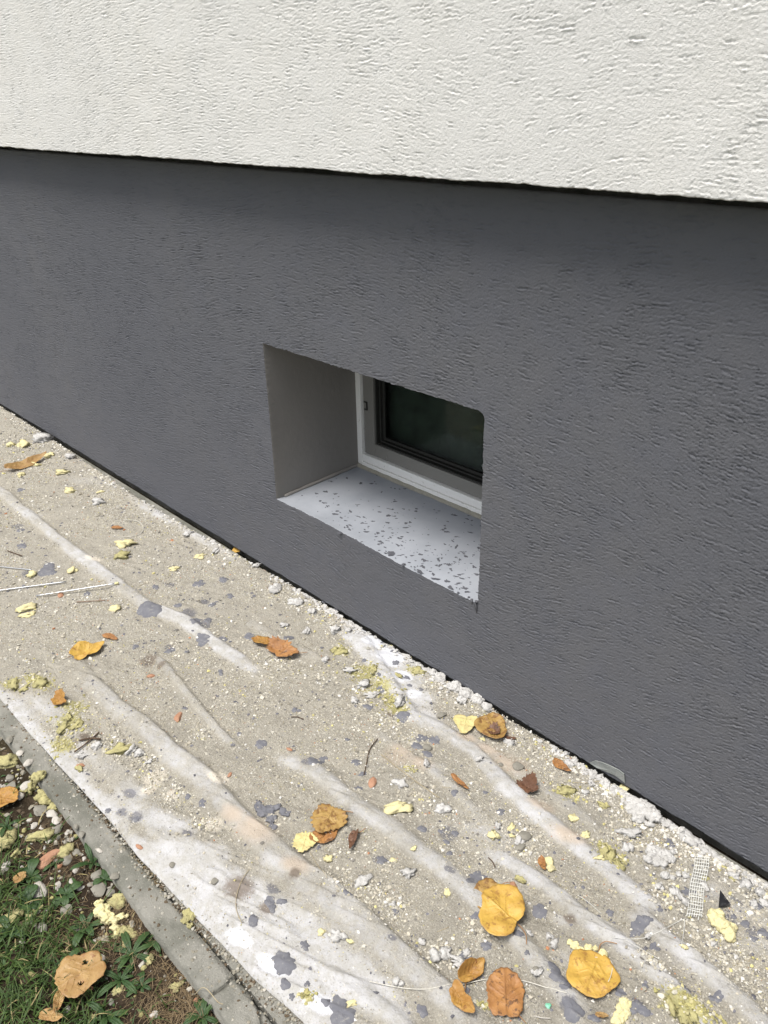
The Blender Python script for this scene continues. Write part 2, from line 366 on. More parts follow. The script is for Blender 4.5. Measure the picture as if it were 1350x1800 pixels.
def y_in(x): return np.minimum(np.interp(x, INN[:, 0], INN[:, 1]), -.0015) - .006*fbm(x*25, x*0+2, 1) - .004*fbm(x*90, x*0, 2)
def folds(x, y, want_mask=False):
    r = np.zeros(np.shape(x)); mk = np.zeros(np.shape(x))
    wx = x + .010*(fbm(x*7, y*7, 1)-.5); wy = y + .012*(fbm(x*8, y*8+5, 2)-.5)
    for P, h, w1, w2 in FOLDW:
        d, sg, t = seg_dist(wx, wy, P)
        ww = np.where(sg > 0, w1, w2)*(.95+.75*fbm(x*6, y*6, 5))
        ww = ww*1.12; env = np.minimum(1, np.minimum(t, 1-t)*8+.05); mk = np.maximum(mk, np.exp(-(d/(ww*1.05))**6)*env*min(1, h/.009))
        e = h*np.exp(-(d/ww)**4)*1.2*np.minimum(1, np.minimum(t, 1-t)*8+.05)*(.80+.45*fbm(x*4+3, y*4, 6))
        r = np.maximum(r, e)
    return (r, mk) if want_mask else r
def cloth_h(x, y, f=None):
    x = np.asarray(x, float); y = np.asarray(y, float)
    f = folds(x, y) if f is None else f
    u = x*.93+y*.36; v = y*.93-x*.36      # small creases run with the folds
    e = sstep(0, .02, np.minimum(y-y_out(x), y_in(x)-y))
    creases = np.abs(fbm(u*5, v*34, 3, 3)-.5)
    return .0015 + e*(f + .008*(fbm(u*1.4, v*12, 2, 2)-.4) + .007*(fbm(x*6, y*6, 4)-.35)+.0045*(fbm(u*9, v*45, 7, 3)-.5)+.005*np.maximum(0, .12-creases)/.12*sstep(.45, .6, fbm(x*4, y*4, 1)))
def at(px, py, lift=0.0):
    """point on the cloth (or soil / kerb beyond it) seen at this place of the photograph"""
    p = G(px, py)
    for _ in range(3):
        p = G(px, py, surf(p[0], p[1]))
    return np.array([p[0], p[1], surf(p[0], p[1])+lift])
def surf(x, y):
    x = np.asarray(x, float); y = np.asarray(y, float)
    return np.where((y > y_out(x)) & (y < y_in(x)), cloth_h(x, y), np.where(y > -1.004, -.005, soil_h(x, y)))

def blobs(x, y, L, soft=1.0):
    """union of soft world spots measured in the photo: (px, py, rpx[, stretch])"""
    r = np.zeros(np.shape(x))
    for q in L:
        p = G(q[0], q[1]); rad = q[2]*mpp(p); st = q[3] if len(q) > 3 else 1.6
        dx, dy = x-p[0], y-p[1]; u = dx*.95+dy*.3; v = dy*.95-dx*.3
        m = (np.abs(u) < 4*rad*st) & (np.abs(v) < 6*rad)
        e = np.zeros(np.shape(x)); e[m] = np.exp(-((u[m]/(rad*st*1.3))**2+(v[m]/(rad*1.5))**2)*soft)
        r = np.maximum(r, e)
    return r
WHITE = [(150,845,15,3),(185,862,12,2),(290,908,14,3.2),(350,942,14,2),(655,1130,26,2),(690,1165,24,2),(700,1200,18,2),(725,1228,15,2),(640,1110,16,2),(60,905,10,2.5),(150,985,10,2.5),
 (345,1110,7,3),(400,1150,8,3),(440,1180,7,2),(505,1345,12,2),(120,1330,20,3),(60,1245,22,3),(200,1420,18,3),(270,1500,18,3),(340,1560,20,3),(430,1560,24,2),(520,1610,28,2),(430,1650,26,3),(560,1660,28,2),(600,1700,28,2),
 (650,1740,26,2),(500,1700,24,2.5),(560,1770,22,2),(700,1780,18,2),(470,1530,14,2),(845,1465,24,2),(870,1510,15,2),(900,1560,16,2),(985,1620,9,2),(1240,1560,24,2),(1300,1600,24,2),(1330,1660,18,2),(1250,1490,14,2),
 (1080,1650,16,2),(1215,1700,16,2),(770,1350,10,2),(960,1440,12,2.5),(890,1400,10,2),(1000,1690,12,2),(330,1455,14,2),(380,1500,16,2),(240,1395,10,2),(1040,1510,10,2),(1140,1590,12,2)]
PEACH = [(450,1465,22,1.8),(410,1440,12,2),(700,1330,22,1.2),(740,1345,14,1.5),(900,1345,18,1.8),(860,1320,12,2),(880,1290,14,2),(1000,1475,16,2),(950,1420,12,2),(520,1530,14,2),(820,1300,10,2)]
CREAM = [(272,1370,18,1.0),(262,1390,12,1.0),(385,1375,14,1.3),(300,1400,10,1),(375,1450,12,1.5),(165,985,8,2)]
MUD = [(420,1565,22,1.3),(470,1600,12,1.2),(262,1165,13,1.3),(285,1175,8,1),(520,1545,9,1.4),(130,1310,10,1),(150,1300,8),(690,1255,8,1.5),(1000,1620,7)]
SMEAR = [(330,1080,14,1.4),(360,1100,12,1.4),(790,1468,16,1.2),(1280,1620,12,1.3),(1320,1640,12,1.2),(845,1550,12,1.2),(790,1540,8),(665,1515,9,1.4),(480,1565,10),(330,1470,8),(240,1440,12,1.4),(215,1430,10,1.3),(230,1400,10),(300,1140,9),
 (1000,1775,16,1.2),(30,925,10,1.5),(50,1010,10),(300,1030,8),(540,1345,9,1.5),(690,1660,6),(740,1300,8),(360,1060,7),(1120,1770,10),(1300,1590,7)]
OLIVE = [(662,1213,22,1.4),(600,1146,12),(640,1185,18),(729,1180,9),(700,1250,12),(996,1393,14),(1077,1512,14,2),(1060,1490,8),(1196,1774,22,1.8),(1230,1790,14,1.5),(121,1272,22,1),(110,1310,16),(130,1245,14),(75,1205,14),(60,1195,12),(21,1203,12),(213,1318,10),(690,1240,10),(540,1755,8),(850,1770,6),(720,1355,6)]
xs = graded(-7.0, 1.3, lambda x: .0028*math.sqrt(x*x+2.0) if x < -.1 else .012)
ts = np.linspace(0, 1, 260)
X, T = np.meshgrid(xs, ts, indexing='ij')
Y = y_out(X)*(1-T)+y_in(X)*T
fo, fmask = folds(X, Y, True); Z = cloth_h(X, Y, fo)
rim = np.minimum(Y-y_out(X), y_in(X)-Y)
outer = Y-y_out(X)
big = fbm(X*3.2, Y*5, 5)
wband = np.exp(-(outer/(.030+.055*sstep(-1.6, -.9, X)*fbm(X*5, Y*3, 2)*2))**2)*sstep(.15, .5, fbm(X*4, Y*9, 6)+.15*sstep(-1.5, -.9, X))
dirt = .92 + .5*(big-.5) + .3*(fbm(X*18, Y*24, 3)-.5) - .58*fmask*(.65+.55*fbm(X*5, Y*7, 7)) - 1.0*blobs(X, Y, [(645,1115,17,1.3),(668,1138,22,1.3),(690,1165,24,1.3),(712,1195,20,1.3),(735,1228,15,1.4)]) - .62*blobs(X, Y, [(755,1262,10,2),(430,1650,22,3),(560,1720,22,3),(430,1575,20,2.5),(520,1640,26,2.5),(600,1700,26,2.5),(340,1510,16,2.5),(660,1745,22,2),(290,1450,12,2)]) - .46*blobs(X, Y, WHITE) - .85*wband
dirt = np.maximum(dirt, .22*fbm(X*12, Y*12, 1))
edge = rim < 1e-4; Z = np.where(edge, -.004, Z)
me = raw_mesh('fleece_sheet', np.stack([X, Y, Z], -1).reshape(-1, 3), grid_faces(*X.shape), [M['fleece']], True,
     {'dirt': dirt.ravel(), 'bare': blobs(X, Y, [(640,1108,11,1.2),(660,1130,17,1.2),(685,1158,19,1.2),(705,1190,14,1.2),(728,1222,9,1.3),(300,905,6,2.5),(480,1700,12,2.5),(560,1765,12,2.5),(420,1650,10,2.5)]).ravel(), 'peach': blobs(X, Y, PEACH).ravel(), 'cream': blobs(X, Y, CREAM).ravel(), 'mud': blobs(X, Y, MUD).ravel(),
      'smear': blobs(X, Y, SMEAR, 1.4).ravel(), 'olive': blobs(X, Y, OLIVE, 1.2).ravel()})
tag(link('fleece_sheet', me), 'creased dusty white fleece sheet spread over the walkway beneath the wall', 'protective sheet')
DX, DT, DIRT = xs, ts, dirt
def dirt_at(x, y):
    i = np.clip(np.searchsorted(xs, x), 0, len(xs)-1); t = (y-y_out(x))/(y_in(x)-y_out(x)); j = np.clip((t*259).astype(int), 0, 259)
    return dirt[i, j]

# ------------------------------------------------------------------ scraped render relief
RES = .0013; HX0, HZ0 = -4.9, -.02
NXh, NZh = int(5.3/RES), int(1.36/RES)
REL = np.zeros((NXh, NZh), np.float32)
def stamp(n, smin, smax, dmin, dmax, wmin, wmax, seed):
    r_ = np.random.default_rng(seed)
    cx = r_.random(n)*NXh; cz_ = r_.random(n)*NZh
    X_, Z_ = cx*RES+HX0, cz_*RES
    keep = r_.random(n) < .42+.65*sstep(.38, .60, fbm(X_*5.5, Z_*5.5, 3, 4)); cx, cz_, X_, Z_ = cx[keep], cz_[keep], X_[keep], Z_[keep]; n = len(cx)
    ang = np.radians(-2+26*(fbm(X_*2.1, Z_*2.6, 6, 3)-.5)*2+r_.normal(0, 4.5, n)); L = smin+(smax-smin)*r_.random(n)**1.8
    D_ = dmin+(dmax-dmin)*r_.random(n)**1.4; W_ = wmin+(wmax-wmin)*r_.random(n); ph = r_.random(n)*6.28; bd = r_.normal(0, .10, n)
    for k in range(n):
        hl = L[k]/2; m = int((hl+.006)/RES)+1; mz = int((hl*abs(math.sin(ang[k]))+.010)/RES)+2
        i0_, j0_ = int(cx[k]), int(cz_[k]); a0, a1, b0, b1 = max(0, i0_-m), min(NXh, i0_+m), max(0, j0_-mz), min(NZh, j0_+mz)
        if a1-a0 < 2 or b1-b0 < 2: continue
        xx = (np.arange(a0, a1, dtype=np.float32)-cx[k])[:, None]*RES; zz = (np.arange(b0, b1, dtype=np.float32)-cz_[k])[None]*RES
        ca_, sa_ = math.cos(ang[k]), math.sin(ang[k]); u = xx*ca_+zz*sa_
        v = -xx*sa_+zz*ca_ - bd[k]*u*u/hl*.8 - .0007*np.sin(u*420+ph[k]) - .0004*np.sin(u*1100+ph[k]*3)
        t = np.clip(1-(u/hl)**2, 0, 1); w_ = W_[k]*(.35+.65*t)
        REL[a0:a1, b0:b1] += D_[k]*np.sqrt(t)*(-np.exp(-(v/w_)**2) + .55*np.exp(-((v+2.0*w_)/(1.3*w_))**2))
stamp(48000, .008, .050, .0009, .0029, .0007, .0014, 5)
stamp(80000, .003, .012, .0006, .0022, .0007, .0013, 6)
REL += (.00036*np.random.default_rng(8).standard_normal(REL.shape)).astype(np.float32)
REL = np.clip(REL, -.0042, .0022)
def relief(x, z, flip=False):
    """outward relief in metres"""
    u = (x-HX0)/RES; v = (z-HZ0)/RES
    if flip: u = NXh-2-u
    ok = (u > 1) & (u < NXh-3) & (v > 1) & (v < NZh-3)
    ui = np.clip(u, 0, NXh-3); vi = np.clip(v, 0, NZh-3); a = ui.astype(int); b = vi.astype(int); fx, fz = ui-a, vi-b
    h = (REL[a, b]*(1-fx)+REL[a+1, b]*fx)*(1-fz)+(REL[a, b+1]*(1-fx)+REL[a+1, b+1]*fx)*fz
    return np.where(ok, h, 0)

# ------------------------------------------------------------------ house wall
house = tag(empty('house_wall', (0, 0, 0)), 'white scratched render house wall above a dark grey plinth with a recessed basement window', 'house wall')
X0, X1, Z0, Z1 = -2.043, -1.168, .306, .832
YF = .365
foot = lambda x: .80*(x*x+1.96)/1155 if -4.9 < x < -.15 else .05
wx_ = graded(-7.0, X0, foot); wx2 = graded(X0, X1, foot); wx3 = graded(X1, 1.6, foot)
px_ = np.concatenate([wx_[:-1], wx2, wx3[1:]])
pz_ = np.concatenate([np.linspace(.007, Z0, 150)[:-1], np.linspace(Z0, Z1, 255), np.linspace(Z1, 1.320, 236)[1:]])
PXg, PZg = np.meshgrid(px_, pz_, indexing='ij')
def warp_open(x, z):
    """rough edges and the rounded upper corner of the opening, fading into the wall"""
    dx = np.maximum(0, np.maximum(X0-x, x-X1)); dz = np.maximum(0, np.maximum(Z0-z, z-Z1))
    ins = (x >= X0) & (x <= X1) & (z >= Z0) & (z <= Z1)
    fade = np.exp(-((dx**2+dz**2)/.012**2)); fade = np.where(ins, 1, fade)
    nx = .0016*(fbm(z*30, x*0+1, 1)-.5)*2+.0017*(fbm(z*130, x*0, 2)-.5)*2; nz = .0018*(fbm(x*22, z*0+4, 3)-.5)*2+.0020*(fbm(x*140, z*0, 5)-.5)*2
    x2 = x+fade*nx*np.where(np.abs(x-X0) < .02, .5, 1.3); z2 = z+fade*nz
    z2 = z2 + fade*sstep(.50, .32, z)*.005*np.sin((x-X0)/(X1-X0)*5.2+.5)
    for sx_, sz_, r in ((X1, Z1, .020), (X0, Z0, .006), (X1, Z0, .008)):
        cx_ = sx_-r*np.sign(sx_-(X0+X1)/2); cz_ = sz_-r*np.sign(sz_-(Z0+Z1)/2)
        ux = (x2-cx_)*np.sign(sx_-cx_); uz = (z2-cz_)*np.sign(sz_-cz_); m = (ux > 0) & (uz > 0)
        mx = np.maximum(ux, uz); ln = np.hypot(ux, uz)+1e-9
        k = np.where(m & (mx < 2.2*r), 1-(1-mx/ln)*np.clip((2.2*r-mx)/(1.2*r), 0, 1), 1)
        x2 = np.where(m, cx_+(x2-cx_)*k, x2); z2 = np.where(m, cz_+(z2-cz_)*k, z2)
    return x2, z2
WXg, WZg = warp_open(PXg, PZg)
und = lambda x, z: .004*(fbm(x*1.6, z*1.6, 1)-.5)+.0022*(fbm(x*9, z*9, 3)-.5)
YY = und(PXg, PZg)-1.0*relief(PXg, PZg)
bot = np.exp(-((PZg-.007)/.01)**2); WZg = WZg + bot*(.006*(fbm(PXg*13, PXg*0, 6)-.5)+.003*(fbm(PXg*60, PXg*0, 2)-.5))
i0 = np.searchsorted(px_, X0-1e-6); i1 = np.searchsorted(px_, X1-1e-6); j0 = np.searchsorted(pz_, Z0-1e-6); j1 = np.searchsorted(pz_, Z1-1e-6)
YY[:, -1] += .014; YY[:, -2] += .001; WZg[:, -1] -= .002*fbm(px_*40, px_*0, 1)
YY[:, 0] += .012                                       # rounded lower drip edge
keep = np.ones((len(px_)-1, len(pz_)-1), bool); keep[i0:i1, j0:j1] = False
V = np.stack([WXg, YY, WZg], -1)
link('plinth', raw_mesh('plinth', V.reshape(-1, 3), grid_faces(len(px_), len(pz_), keep), [M['grey']], True), house)
mb = MB(); mb.box(-7, 1.6, .14, 7.4, 1.3005, 1.4); mb.box(-7, X0-.03, .03, .6, -.12, 1.30); mb.box(X1+.03, 1.6, .03, .6, -.12, 1.30)
mb.box(X0-.03, X1+.03, .03, .6, -.12, Z0-.03); mb.box(X0-.03, X1+.03, .03, .6, Z1+.03, 1.30)
mb.box(-7, 1.6, 7.2, 7.4, -.12, 1.34); mb.box(-7, -6.8, .6, 7.2, -.12, 1.34); mb.box(1.4, 1.6, .6, 7.2, -.12, 1.34)
mb.build('masonry', M['concrete'], house)

def ring(side):
    if side == 'bottom': return V[i0:i1+1, j0]
    if side == 'top': return V[i0:i1+1, j1][::-1]
    if side == 'left': return V[i0, j0:j1+1][::-1]
    return V[i1, j0:j1+1]
inward = {'bottom': (0, 1), 'top': (0, -1), 'left': (1, 0), 'right': (-1, 0)}
def revealmesh(name, sides, mat, depths, insets, rise=0.0, rough=.001):
    P = np.concatenate([ring(sd)[:-1] if k < len(sides)-1 else ring(sd) for k, sd in enumerate(sides)])
    cen = np.array([(X0+X1)/2, (Z0+Z1)/2]); rows = []
    base = P.copy()
    bx = np.clip(base[:, 0], X0, X1); bz = np.clip(base[:, 2], Z0, Z1)
    ideal = base.copy()
    for nm, (ax, az_) in inward.items(): pass
    for d, ins in zip(depths, insets):
        k = min(1, d/.03)
        tx = np.where(np.abs(base[:, 0]-X0) < .02, X0, np.where(np.abs(base[:, 0]-X1) < .022, X1, base[:, 0])) if len(sides) > 1 else base[:, 0]
        q = base.copy(); q[:, 1] = base[:, 1]*(1-k)+d
        if len(sides) > 1:
            q[:, 0] = base[:, 0]*(1-k)+np.where(np.abs(base[:, 0]-X0) < .012, X0, np.where(np.abs(base[:, 0]-X1) < .012, X1, base[:, 0]))*k
            q[:, 2] = base[:, 2]*(1-k)+np.where(np.abs(base[:, 2]-Z1) < .012, Z1, base[:, 2])*k
            q[:, 0] += ins*np.sign(cen[0]-base[:, 0])*(np.minimum(abs(base[:, 0]-X0), abs(base[:, 0]-X1)) < .012)
            q[:, 2] += ins*np.sign(cen[1]-base[:, 2])*(np.abs(base[:, 2]-Z1) < .012)
        else:
            q[:, 2] = base[:, 2]*(1-k)+(Z0+rise*d/YF)*k+ins + rough*(fbm(q[:, 0]*14, q[:, 0]*0+d*14, 2)-.5)*2*k
        rows.append(q)
    W = np.stack(rows, 1); nx, ny = W.shape[:2]
    return link(name, raw_mesh(name, W.reshape(-1, 3), grid_faces(nx, ny)[:, ::-1], [mat], True), house)
dep = [0, .0025, .006, .012, .03, .06, .1, .15, .2, .25, .3, .34, .38]
revealmesh('window_reveal', ['right', 'top', 'left'], M['reveal'], dep, [0, .0005, .001]+[.001]*10)
sill = revealmesh('window_sill', ['bottom'], M['sill'], dep, [0, .0005, .0008]+[.001]*10, rise=.010, rough=.0022)
def sill_h(x, y): return Z0+.001+.010*y/YF+.0022*(fbm(x*14, x*0+y*14, 2)-.5)*2

# grout line between sill and frame, rough bead in the left corner
mb = MB(); P = np.array([(x, YF-.008-.003*fbm(x*40, 0, 2), Z0+.013+.002*(fbm(x*60, 0, 1)-.5)) for x in np.arange(X0+.002, X1-.002, .008)]); mb.tube(P, .007+.003*np.array([fbm(x*50, 1., 3) for x in P[:, 0]]), 8)
mb.build('grout_bead', M['grout'], sill, smooth=True)
mb = MB(); P = np.array([(X0+.004, y, Z0+.003+.012*y/YF) for y in np.arange(.03, YF, .01)]); mb.tube(P, .004+.005*np.array([fbm(y*50, 4., 3) for y in P[:, 1]]), 8)
mb.build('corner_bead', M['reveal'], sill, smooth=True)

# dark drops dried on the sill
def splat_mesh(name, rx, ry, th, rot, seed, mat, hfun=None, origin=(0, 0, 0), nr=5, na=22, rag=.35, lobes=True):
    r_ = np.random.default_rng(seed); a = np.arange(na)*2*math.pi/na
    R_ = 1+rag*(.5*np.sin(2*a+r_.random()*6.3)*r_.random()+.4*np.sin(3*a+r_.random()*6.3)*r_.random()+.35*np.sin(5*a+r_.random()*6.3)*r_.random()+.25*np.sin(8*a+r_.random()*6.3)*r_.random())+rag*.25*(r_.random(na)-.5)
    V = [(0, 0, th)]; 
    for k in range(1, nr+1):
        t = k/nr; h = th*(1-t**4)*(1+.5*(r_.random(na)-.5)) if k < nr else np.full(na, -.0008)
        V += [(rx*R_[j]*t*math.cos(a[j]), ry*R_[j]*t*math.sin(a[j]), h[j]) for j in range(na)]
    V = np.array(V); c_, s_ = math.cos(rot), math.sin(rot); V[:, :2] = V[:, :2] @ np.array([[c_, s_], [-s_, c_]])
    if hfun is not None:
        V[:, 2] += hfun(V[:, 0]+origin[0], V[:, 1]+origin[1])-origin[2]
    F3 = [(0, 1+j, 1+(j+1) % na) for j in range(na)]
    F4 = [(1+(k-1)*na+j, 1+k*na+j, 1+k*na+(j+1) % na, 1+(k-1)*na+(j+1) % na) for k in range(1, nr) for j in range(na)]
    return V, F4, F3
mb = MB()
for k in range(430):
    u = rng.random()**.72; y = YF*(1-rng.random()**.85)*.97
    if rng.random() < .35: y = .004+.13*rng.random()**1.2
    x = X0+.02+(X1-X0-.03)*u
    r = .0013+.0062*rng.random()**2.3+(.004 if rng.random() < .07 else 0); el_ = 1+1.1*rng.random()
    V_, f4, f3 = splat_mesh('d', r*el_, r/el_**.5, .0007, math.radians(rng.normal(15, 30)), k, None, lambda a, b: sill_h(a, b), (x, y, 0), 2, 13, .9)
    V_[:, 0] += x; V_[:, 1] += y; mb.add(V_, f4, f3)
for a, b in (((-1.255, .16), (-1.18, .25)), ((-1.31, .30), (-1.19, .335))):
    P = np.array([(a[0]+(b[0]-a[0])*t, a[1]+(b[1]-a[1])*t, 0) for t in np.linspace(0, 1, 10)]); P[:, 2] = sill_h(P[:, 0], P[:, 1])+.0003
    mb.tube(P, .0007+.0006*rng.random(10), 5)
tag(mb.build('mortar_spots', M['spots'], sill), kind='stuff')
# drip below the lower right corner of the opening
mb = MB(); mb.tube([(X1-.004, -.001, Z0+.004), (X1-.006, -.002, Z0-.008), (X1-.003, -.0015, Z0-.022), (X1-.004, .001, Z0-.034)], [.006, .005, .003, .001], 8)
mb.tube([(X1-.022, 0, Z0+.002), (X1-.02, -.001, Z0-.006), (X1-.021, .001, Z0-.015)], [.004, .003, .001], 8)
mb.build('paint_drip', M['grey'], house, smooth=True)

# window: white fixed frame, grey sash behind it, rubber seals and double glass
win = empty('window', (0, 0, 0)); win.parent = house
fx0, fx1, fz0, fz1 = X0-.004, X1+.004, Z0+.004, Z1+.02
ix0, ix1, iz0, iz1 = -2.020, X1-.030, .367, Z1-.02
mb = MB()
mb.box(fx0, ix0, YF-.004, YF+.05, fz0, fz1); mb.box(ix1, fx1, YF-.004, YF+.05, fz0, fz1)
mb.box(ix0, ix1, YF-.003, YF+.05, fz0+.03, iz0); mb.box(ix0, ix1, YF-.008, YF+.05, fz0, fz0+.0285); mb.box(ix0, ix1, YF-.004, YF+.05, iz1, fz1)
mb.build('frame', M['pvc'], win, .0018)
sx0, sx1, sz0, sz1 = -1.966, X1-.075, .414, Z1-.05
ys_ = YF+.007
mb = MB()
mb.box(ix0+.003, sx0, ys_, ys_+.045, iz0+.003, iz1-.003); mb.box(sx1, ix1-.003, ys_, ys_+.045, iz0+.003, iz1-.003)
mb.box(sx0, sx1, ys_+.001, ys_+.045, iz0+.003, sz0); mb.box(sx0, sx1, ys_+.001, ys_+.045, sz1, iz1-.003)
mb.build('sash', M['sash'], win, .002)
def framering(m, x0, x1, z0, z1, t, y0, y1):
    m.box(x0, x0+t, y0, y1, z0, z1); m.box(x1-t, x1, y0, y1, z0, z1); m.box(x0+t, x1-t, y0, y1, z0, z0+t); m.box(x0+t, x1-t, y0, y1, z1-t, z1)
mb = MB()
framering(mb, sx0+.0005, sx1-.0005, sz0+.0005, sz1-.0005, .005, ys_+.008, ys_+.044)
framering(mb, sx0+.007, sx1-.007, sz0+.007, sz1-.007, .006, ys_+.020, ys_+.043)
framering(mb, sx0+.0135, sx1-.0135, sz0+.0135, sz1-.0135, .010, ys_+.030, ys_+.042)
mb.build('seal', M['rubber'], win, .0008)
for yy in (ys_+.034, ys_+.0395):
    mb = MB(); mb.box(sx0+.012, sx1-.012, yy, yy+.002, sz0+.012, sz1-.012); mb.build('pane', M['glass'], win)
# catch on the left stile: small raised bracket
mb = MB(); c0 = (-2.0105, .532); ca, cb = .012, .026
mb.box(c0[0], c0[0]+ca, ys_-.005, ys_, c0[1], c0[1]+.0035); mb.box(c0[0], c0[0]+ca, ys_-.005, ys_, c0[1]+cb, c0[1]+cb+.0035); mb.box(c0[0]+ca, c0[0]+ca+.0035, ys_-.005, ys_, c0[1], c0[1]+cb+.0035)
mb.build('catch', M['rubber'], win, .0006)
# dim room behind with a folded blind seen through the glass
mb = MB(); mb.box(X0-.3, X1+.3, 1.6, 1.62, -.1, 1.3); mb.box(X0-.32, X0-.3, .62, 1.6, -.1, 1.3); mb.box(X1+.3, X1+.32, .62, 1.6, -.1, 1.3); mb.box(X0-.3, X1+.3, .62, 1.6, 1.3, 1.32); mb.box(X0-.3, X1+.3, .62, 1.6, -.12, -.1)
mb.build('room', M['room'], house)
mb = MB()
for k in range(3): mb.box(sx0-.03, sx1+.03, .450+.004*k, .4535+.004*k, .38, [.86, .455, .435][k])
mb.build('inner_blind', M['blind'], win, .002)
mb = MB(); P = np.array([(-1.905, YF-.0065, .352), (-1.908, YF+.010, .366), (-1.904, ys_-.001, .382), (-1.907, ys_-.001, .394)])
mb.tube(P, .0008, 5); mb.build('stray_fibre', M['fibre'], win, smooth=True)

# white upper wall standing 6 cm proud of the plinth
ux = graded(-7.0, 1.6, lambda x: .80*(x*x+1.75)/1090 if -4.6 < x < -.3 else .05)
uz = np.concatenate([[1.3390, 1.3402, 1.3416], np.arange(1.3436, 1.88, .0019), np.arange(1.895, 2.2, .02), np.arange(2.25, 6.2, .4), [6.3]])
UX, UZ = np.meshgrid(ux, uz, indexing='ij')
UY = -.08+.006*(fbm(UX*1.3, UZ*1.3, 5)-.5)+.0022*(fbm(UX*10, UZ*10, 6)-.5)
UY = UY - .78*relief(UX, UZ-1.30, True)
lowf = np.exp(-((UZ-1.3390)/.006)**2)
UZ2 = UZ + lowf*(.0030*(fbm(UX*16, UX*0, 3)-.5)*2+.0018*(fbm(UX*80, UX*0, 4)-.5)*2+.0022*(fbm(UX*2.5, UX*0, 1)-.5)*2)
UY = UY + np.where(UZ < 1.3395, .003, 0)
n_ = len(ux); m_ = len(uz)
Vu = np.stack([UX, UY, UZ2], -1).reshape(-1, 3)
under = np.stack([ux, np.full(n_, .16), UZ2[:, 0]+.002], -1)
iu = np.arange(n_-1); ob = n_*m_
link('upper_wall', raw_mesh('upper_wall', np.concatenate([Vu, under]), [grid_faces(n_, m_), np.stack([ob+iu, ob+iu+1, (iu+1)*m_, iu*m_], 1)], [M['white']], True), house)
mb = MB(); mb.box(-7, 1.6, -.04, 7.4, 1.401, 6.3); mb.build('upper_masonry', M['concrete'], house)

# lips of old membrane and plaster hanging under the plinth edge
def flake(name, pts, th, mat, label, cat):
    """pts: photo outline on the wall face y=-0.004"""
    P = []
    for px, py in pts:
        d = ray(px, py); t = (-.004-CAM[1])/d[1]; P.append(CAM+t*d)
    P = np.array(P); c = P.mean(0); n = len(P); F_ = P.copy(); B_ = P.copy(); F_[:, 1] = -.004-.003*(rng.random(n)); B_[:, 1] = F_[:, 1]+th
    cf = c.copy(); cf[1] = -.0055; cbk = c.copy(); cbk[1] = -.002
    V_ = np.vstack([F_, B_, [cf], [cbk]])-c
    f3 = [(2*n, i, (i+1) % n) for i in range(n)]+[(2*n+1, n+(i+1) % n, n+i) for i in range(n)]
    f4 = [(i, n+i, n+(i+1) % n, (i+1) % n) for i in range(n)]
    o = link(name, raw_mesh(name, V_, [np.array(f4), np.array(f3)], [mat], False), None, c); return tag(o, label, cat)
M['flake'] = speckled('old_coating', (.20, .215, .21), (.26, .27, .255), (.2, .2, .2), .8, 100, .001)
M['flake2'] = speckled('buff_coating', (.19, .18, .16), (.165, .155, .14), (.13, .12, .11), .8, 100, .001)
flake('membrane_flap', [(1036,1341),(1046,1337),(1060,1340),(1074,1346),(1088,1353),(1097,1360),(1099,1376),(1090,1370),(1078,1362),(1064,1356),(1050,1349)], .003, M['flake'], 'grey membrane flap peeling out under the plinth edge above the gap', 'membrane flap')
# ------------------------------------------------------------------ label helper for the many small pieces
LAND = [('the big round yellow leaf', 1040, 1712), ('the overlapping yellow leaf pair', 878, 1595), ('the round brown leaf', 888, 1752), ('the folded orange leaf', 824, 1715),
 ('the tan leaf with two holes', 146, 1728), ('the cross-shaped grey splat', 477, 1432), ('the ragged amber leaf', 578, 1446), ('the white mesh strip', 1222, 1580),
 ('the black triangle', 1270, 1588), ('the yellow leaf with dark hole', 863, 1280), ('the pointed golden leaf', 150, 1150), ('the small orange leaf', 464, 1132),
 ('the two thin metal rods', 130, 1036), ('the gold leaf at the wall', 422, 965), ('the large white stone', 68, 1571), ('the biggest cream foam lump', 1273, 1628),
 ('the forked foam piece', 185, 1614), ('the cream powder patch', 270, 1372), ('the dark crumpled leaf', 928, 1385), ('the long brown leaf', 42, 820), ('the kerb crack', 400, 1718),
 ('the large round bottom splat', 600, 1781), ('the bright white bare patch', 690, 1170), ('the largest plaster heap', 1130, 1427)]
ORD = ['nearest', 'second', 'third', 'fourth', 'fifth', 'sixth', 'seventh', 'eighth', 'ninth', 'tenth', 'eleventh', 'twelfth']
_pend = []
def defer(o, noun, px, py, cat, group):
    _pend.append((o, noun, px, py, cat, group))
def flush_labels():
    D = {}
    for it in _pend:
        o, noun, px, py, cat, group = it
        L = min(((math.hypot(px-l[1], py-l[2]), l) for l in LAND if not (abs(px-l[1]) < 3 and abs(py-l[2]) < 3)), key=lambda t: t[0])
        dx, dy = px-L[1][1], py-L[1][2]; a = math.degrees(math.atan2(-dy, dx)) % 360
        rel = ['right of', 'above right of', 'above', 'above left of', 'left of', 'below left of', 'below', 'below right of'][int((a+22.5)//45) % 8]
        D.setdefault((noun, rel, L[1][0]), []).append((L[0], it))
    for (noun, rel, nm), L in D.items():
        L.sort(key=lambda t: t[0])
        for k, (_, it) in enumerate(L):
            pre = '' if len(L) == 1 else (ORD[k] + (' nearest ' if k else ' '))
            tag(it[0], f'{pre}{noun} {rel} {nm}', it[4], it[5])

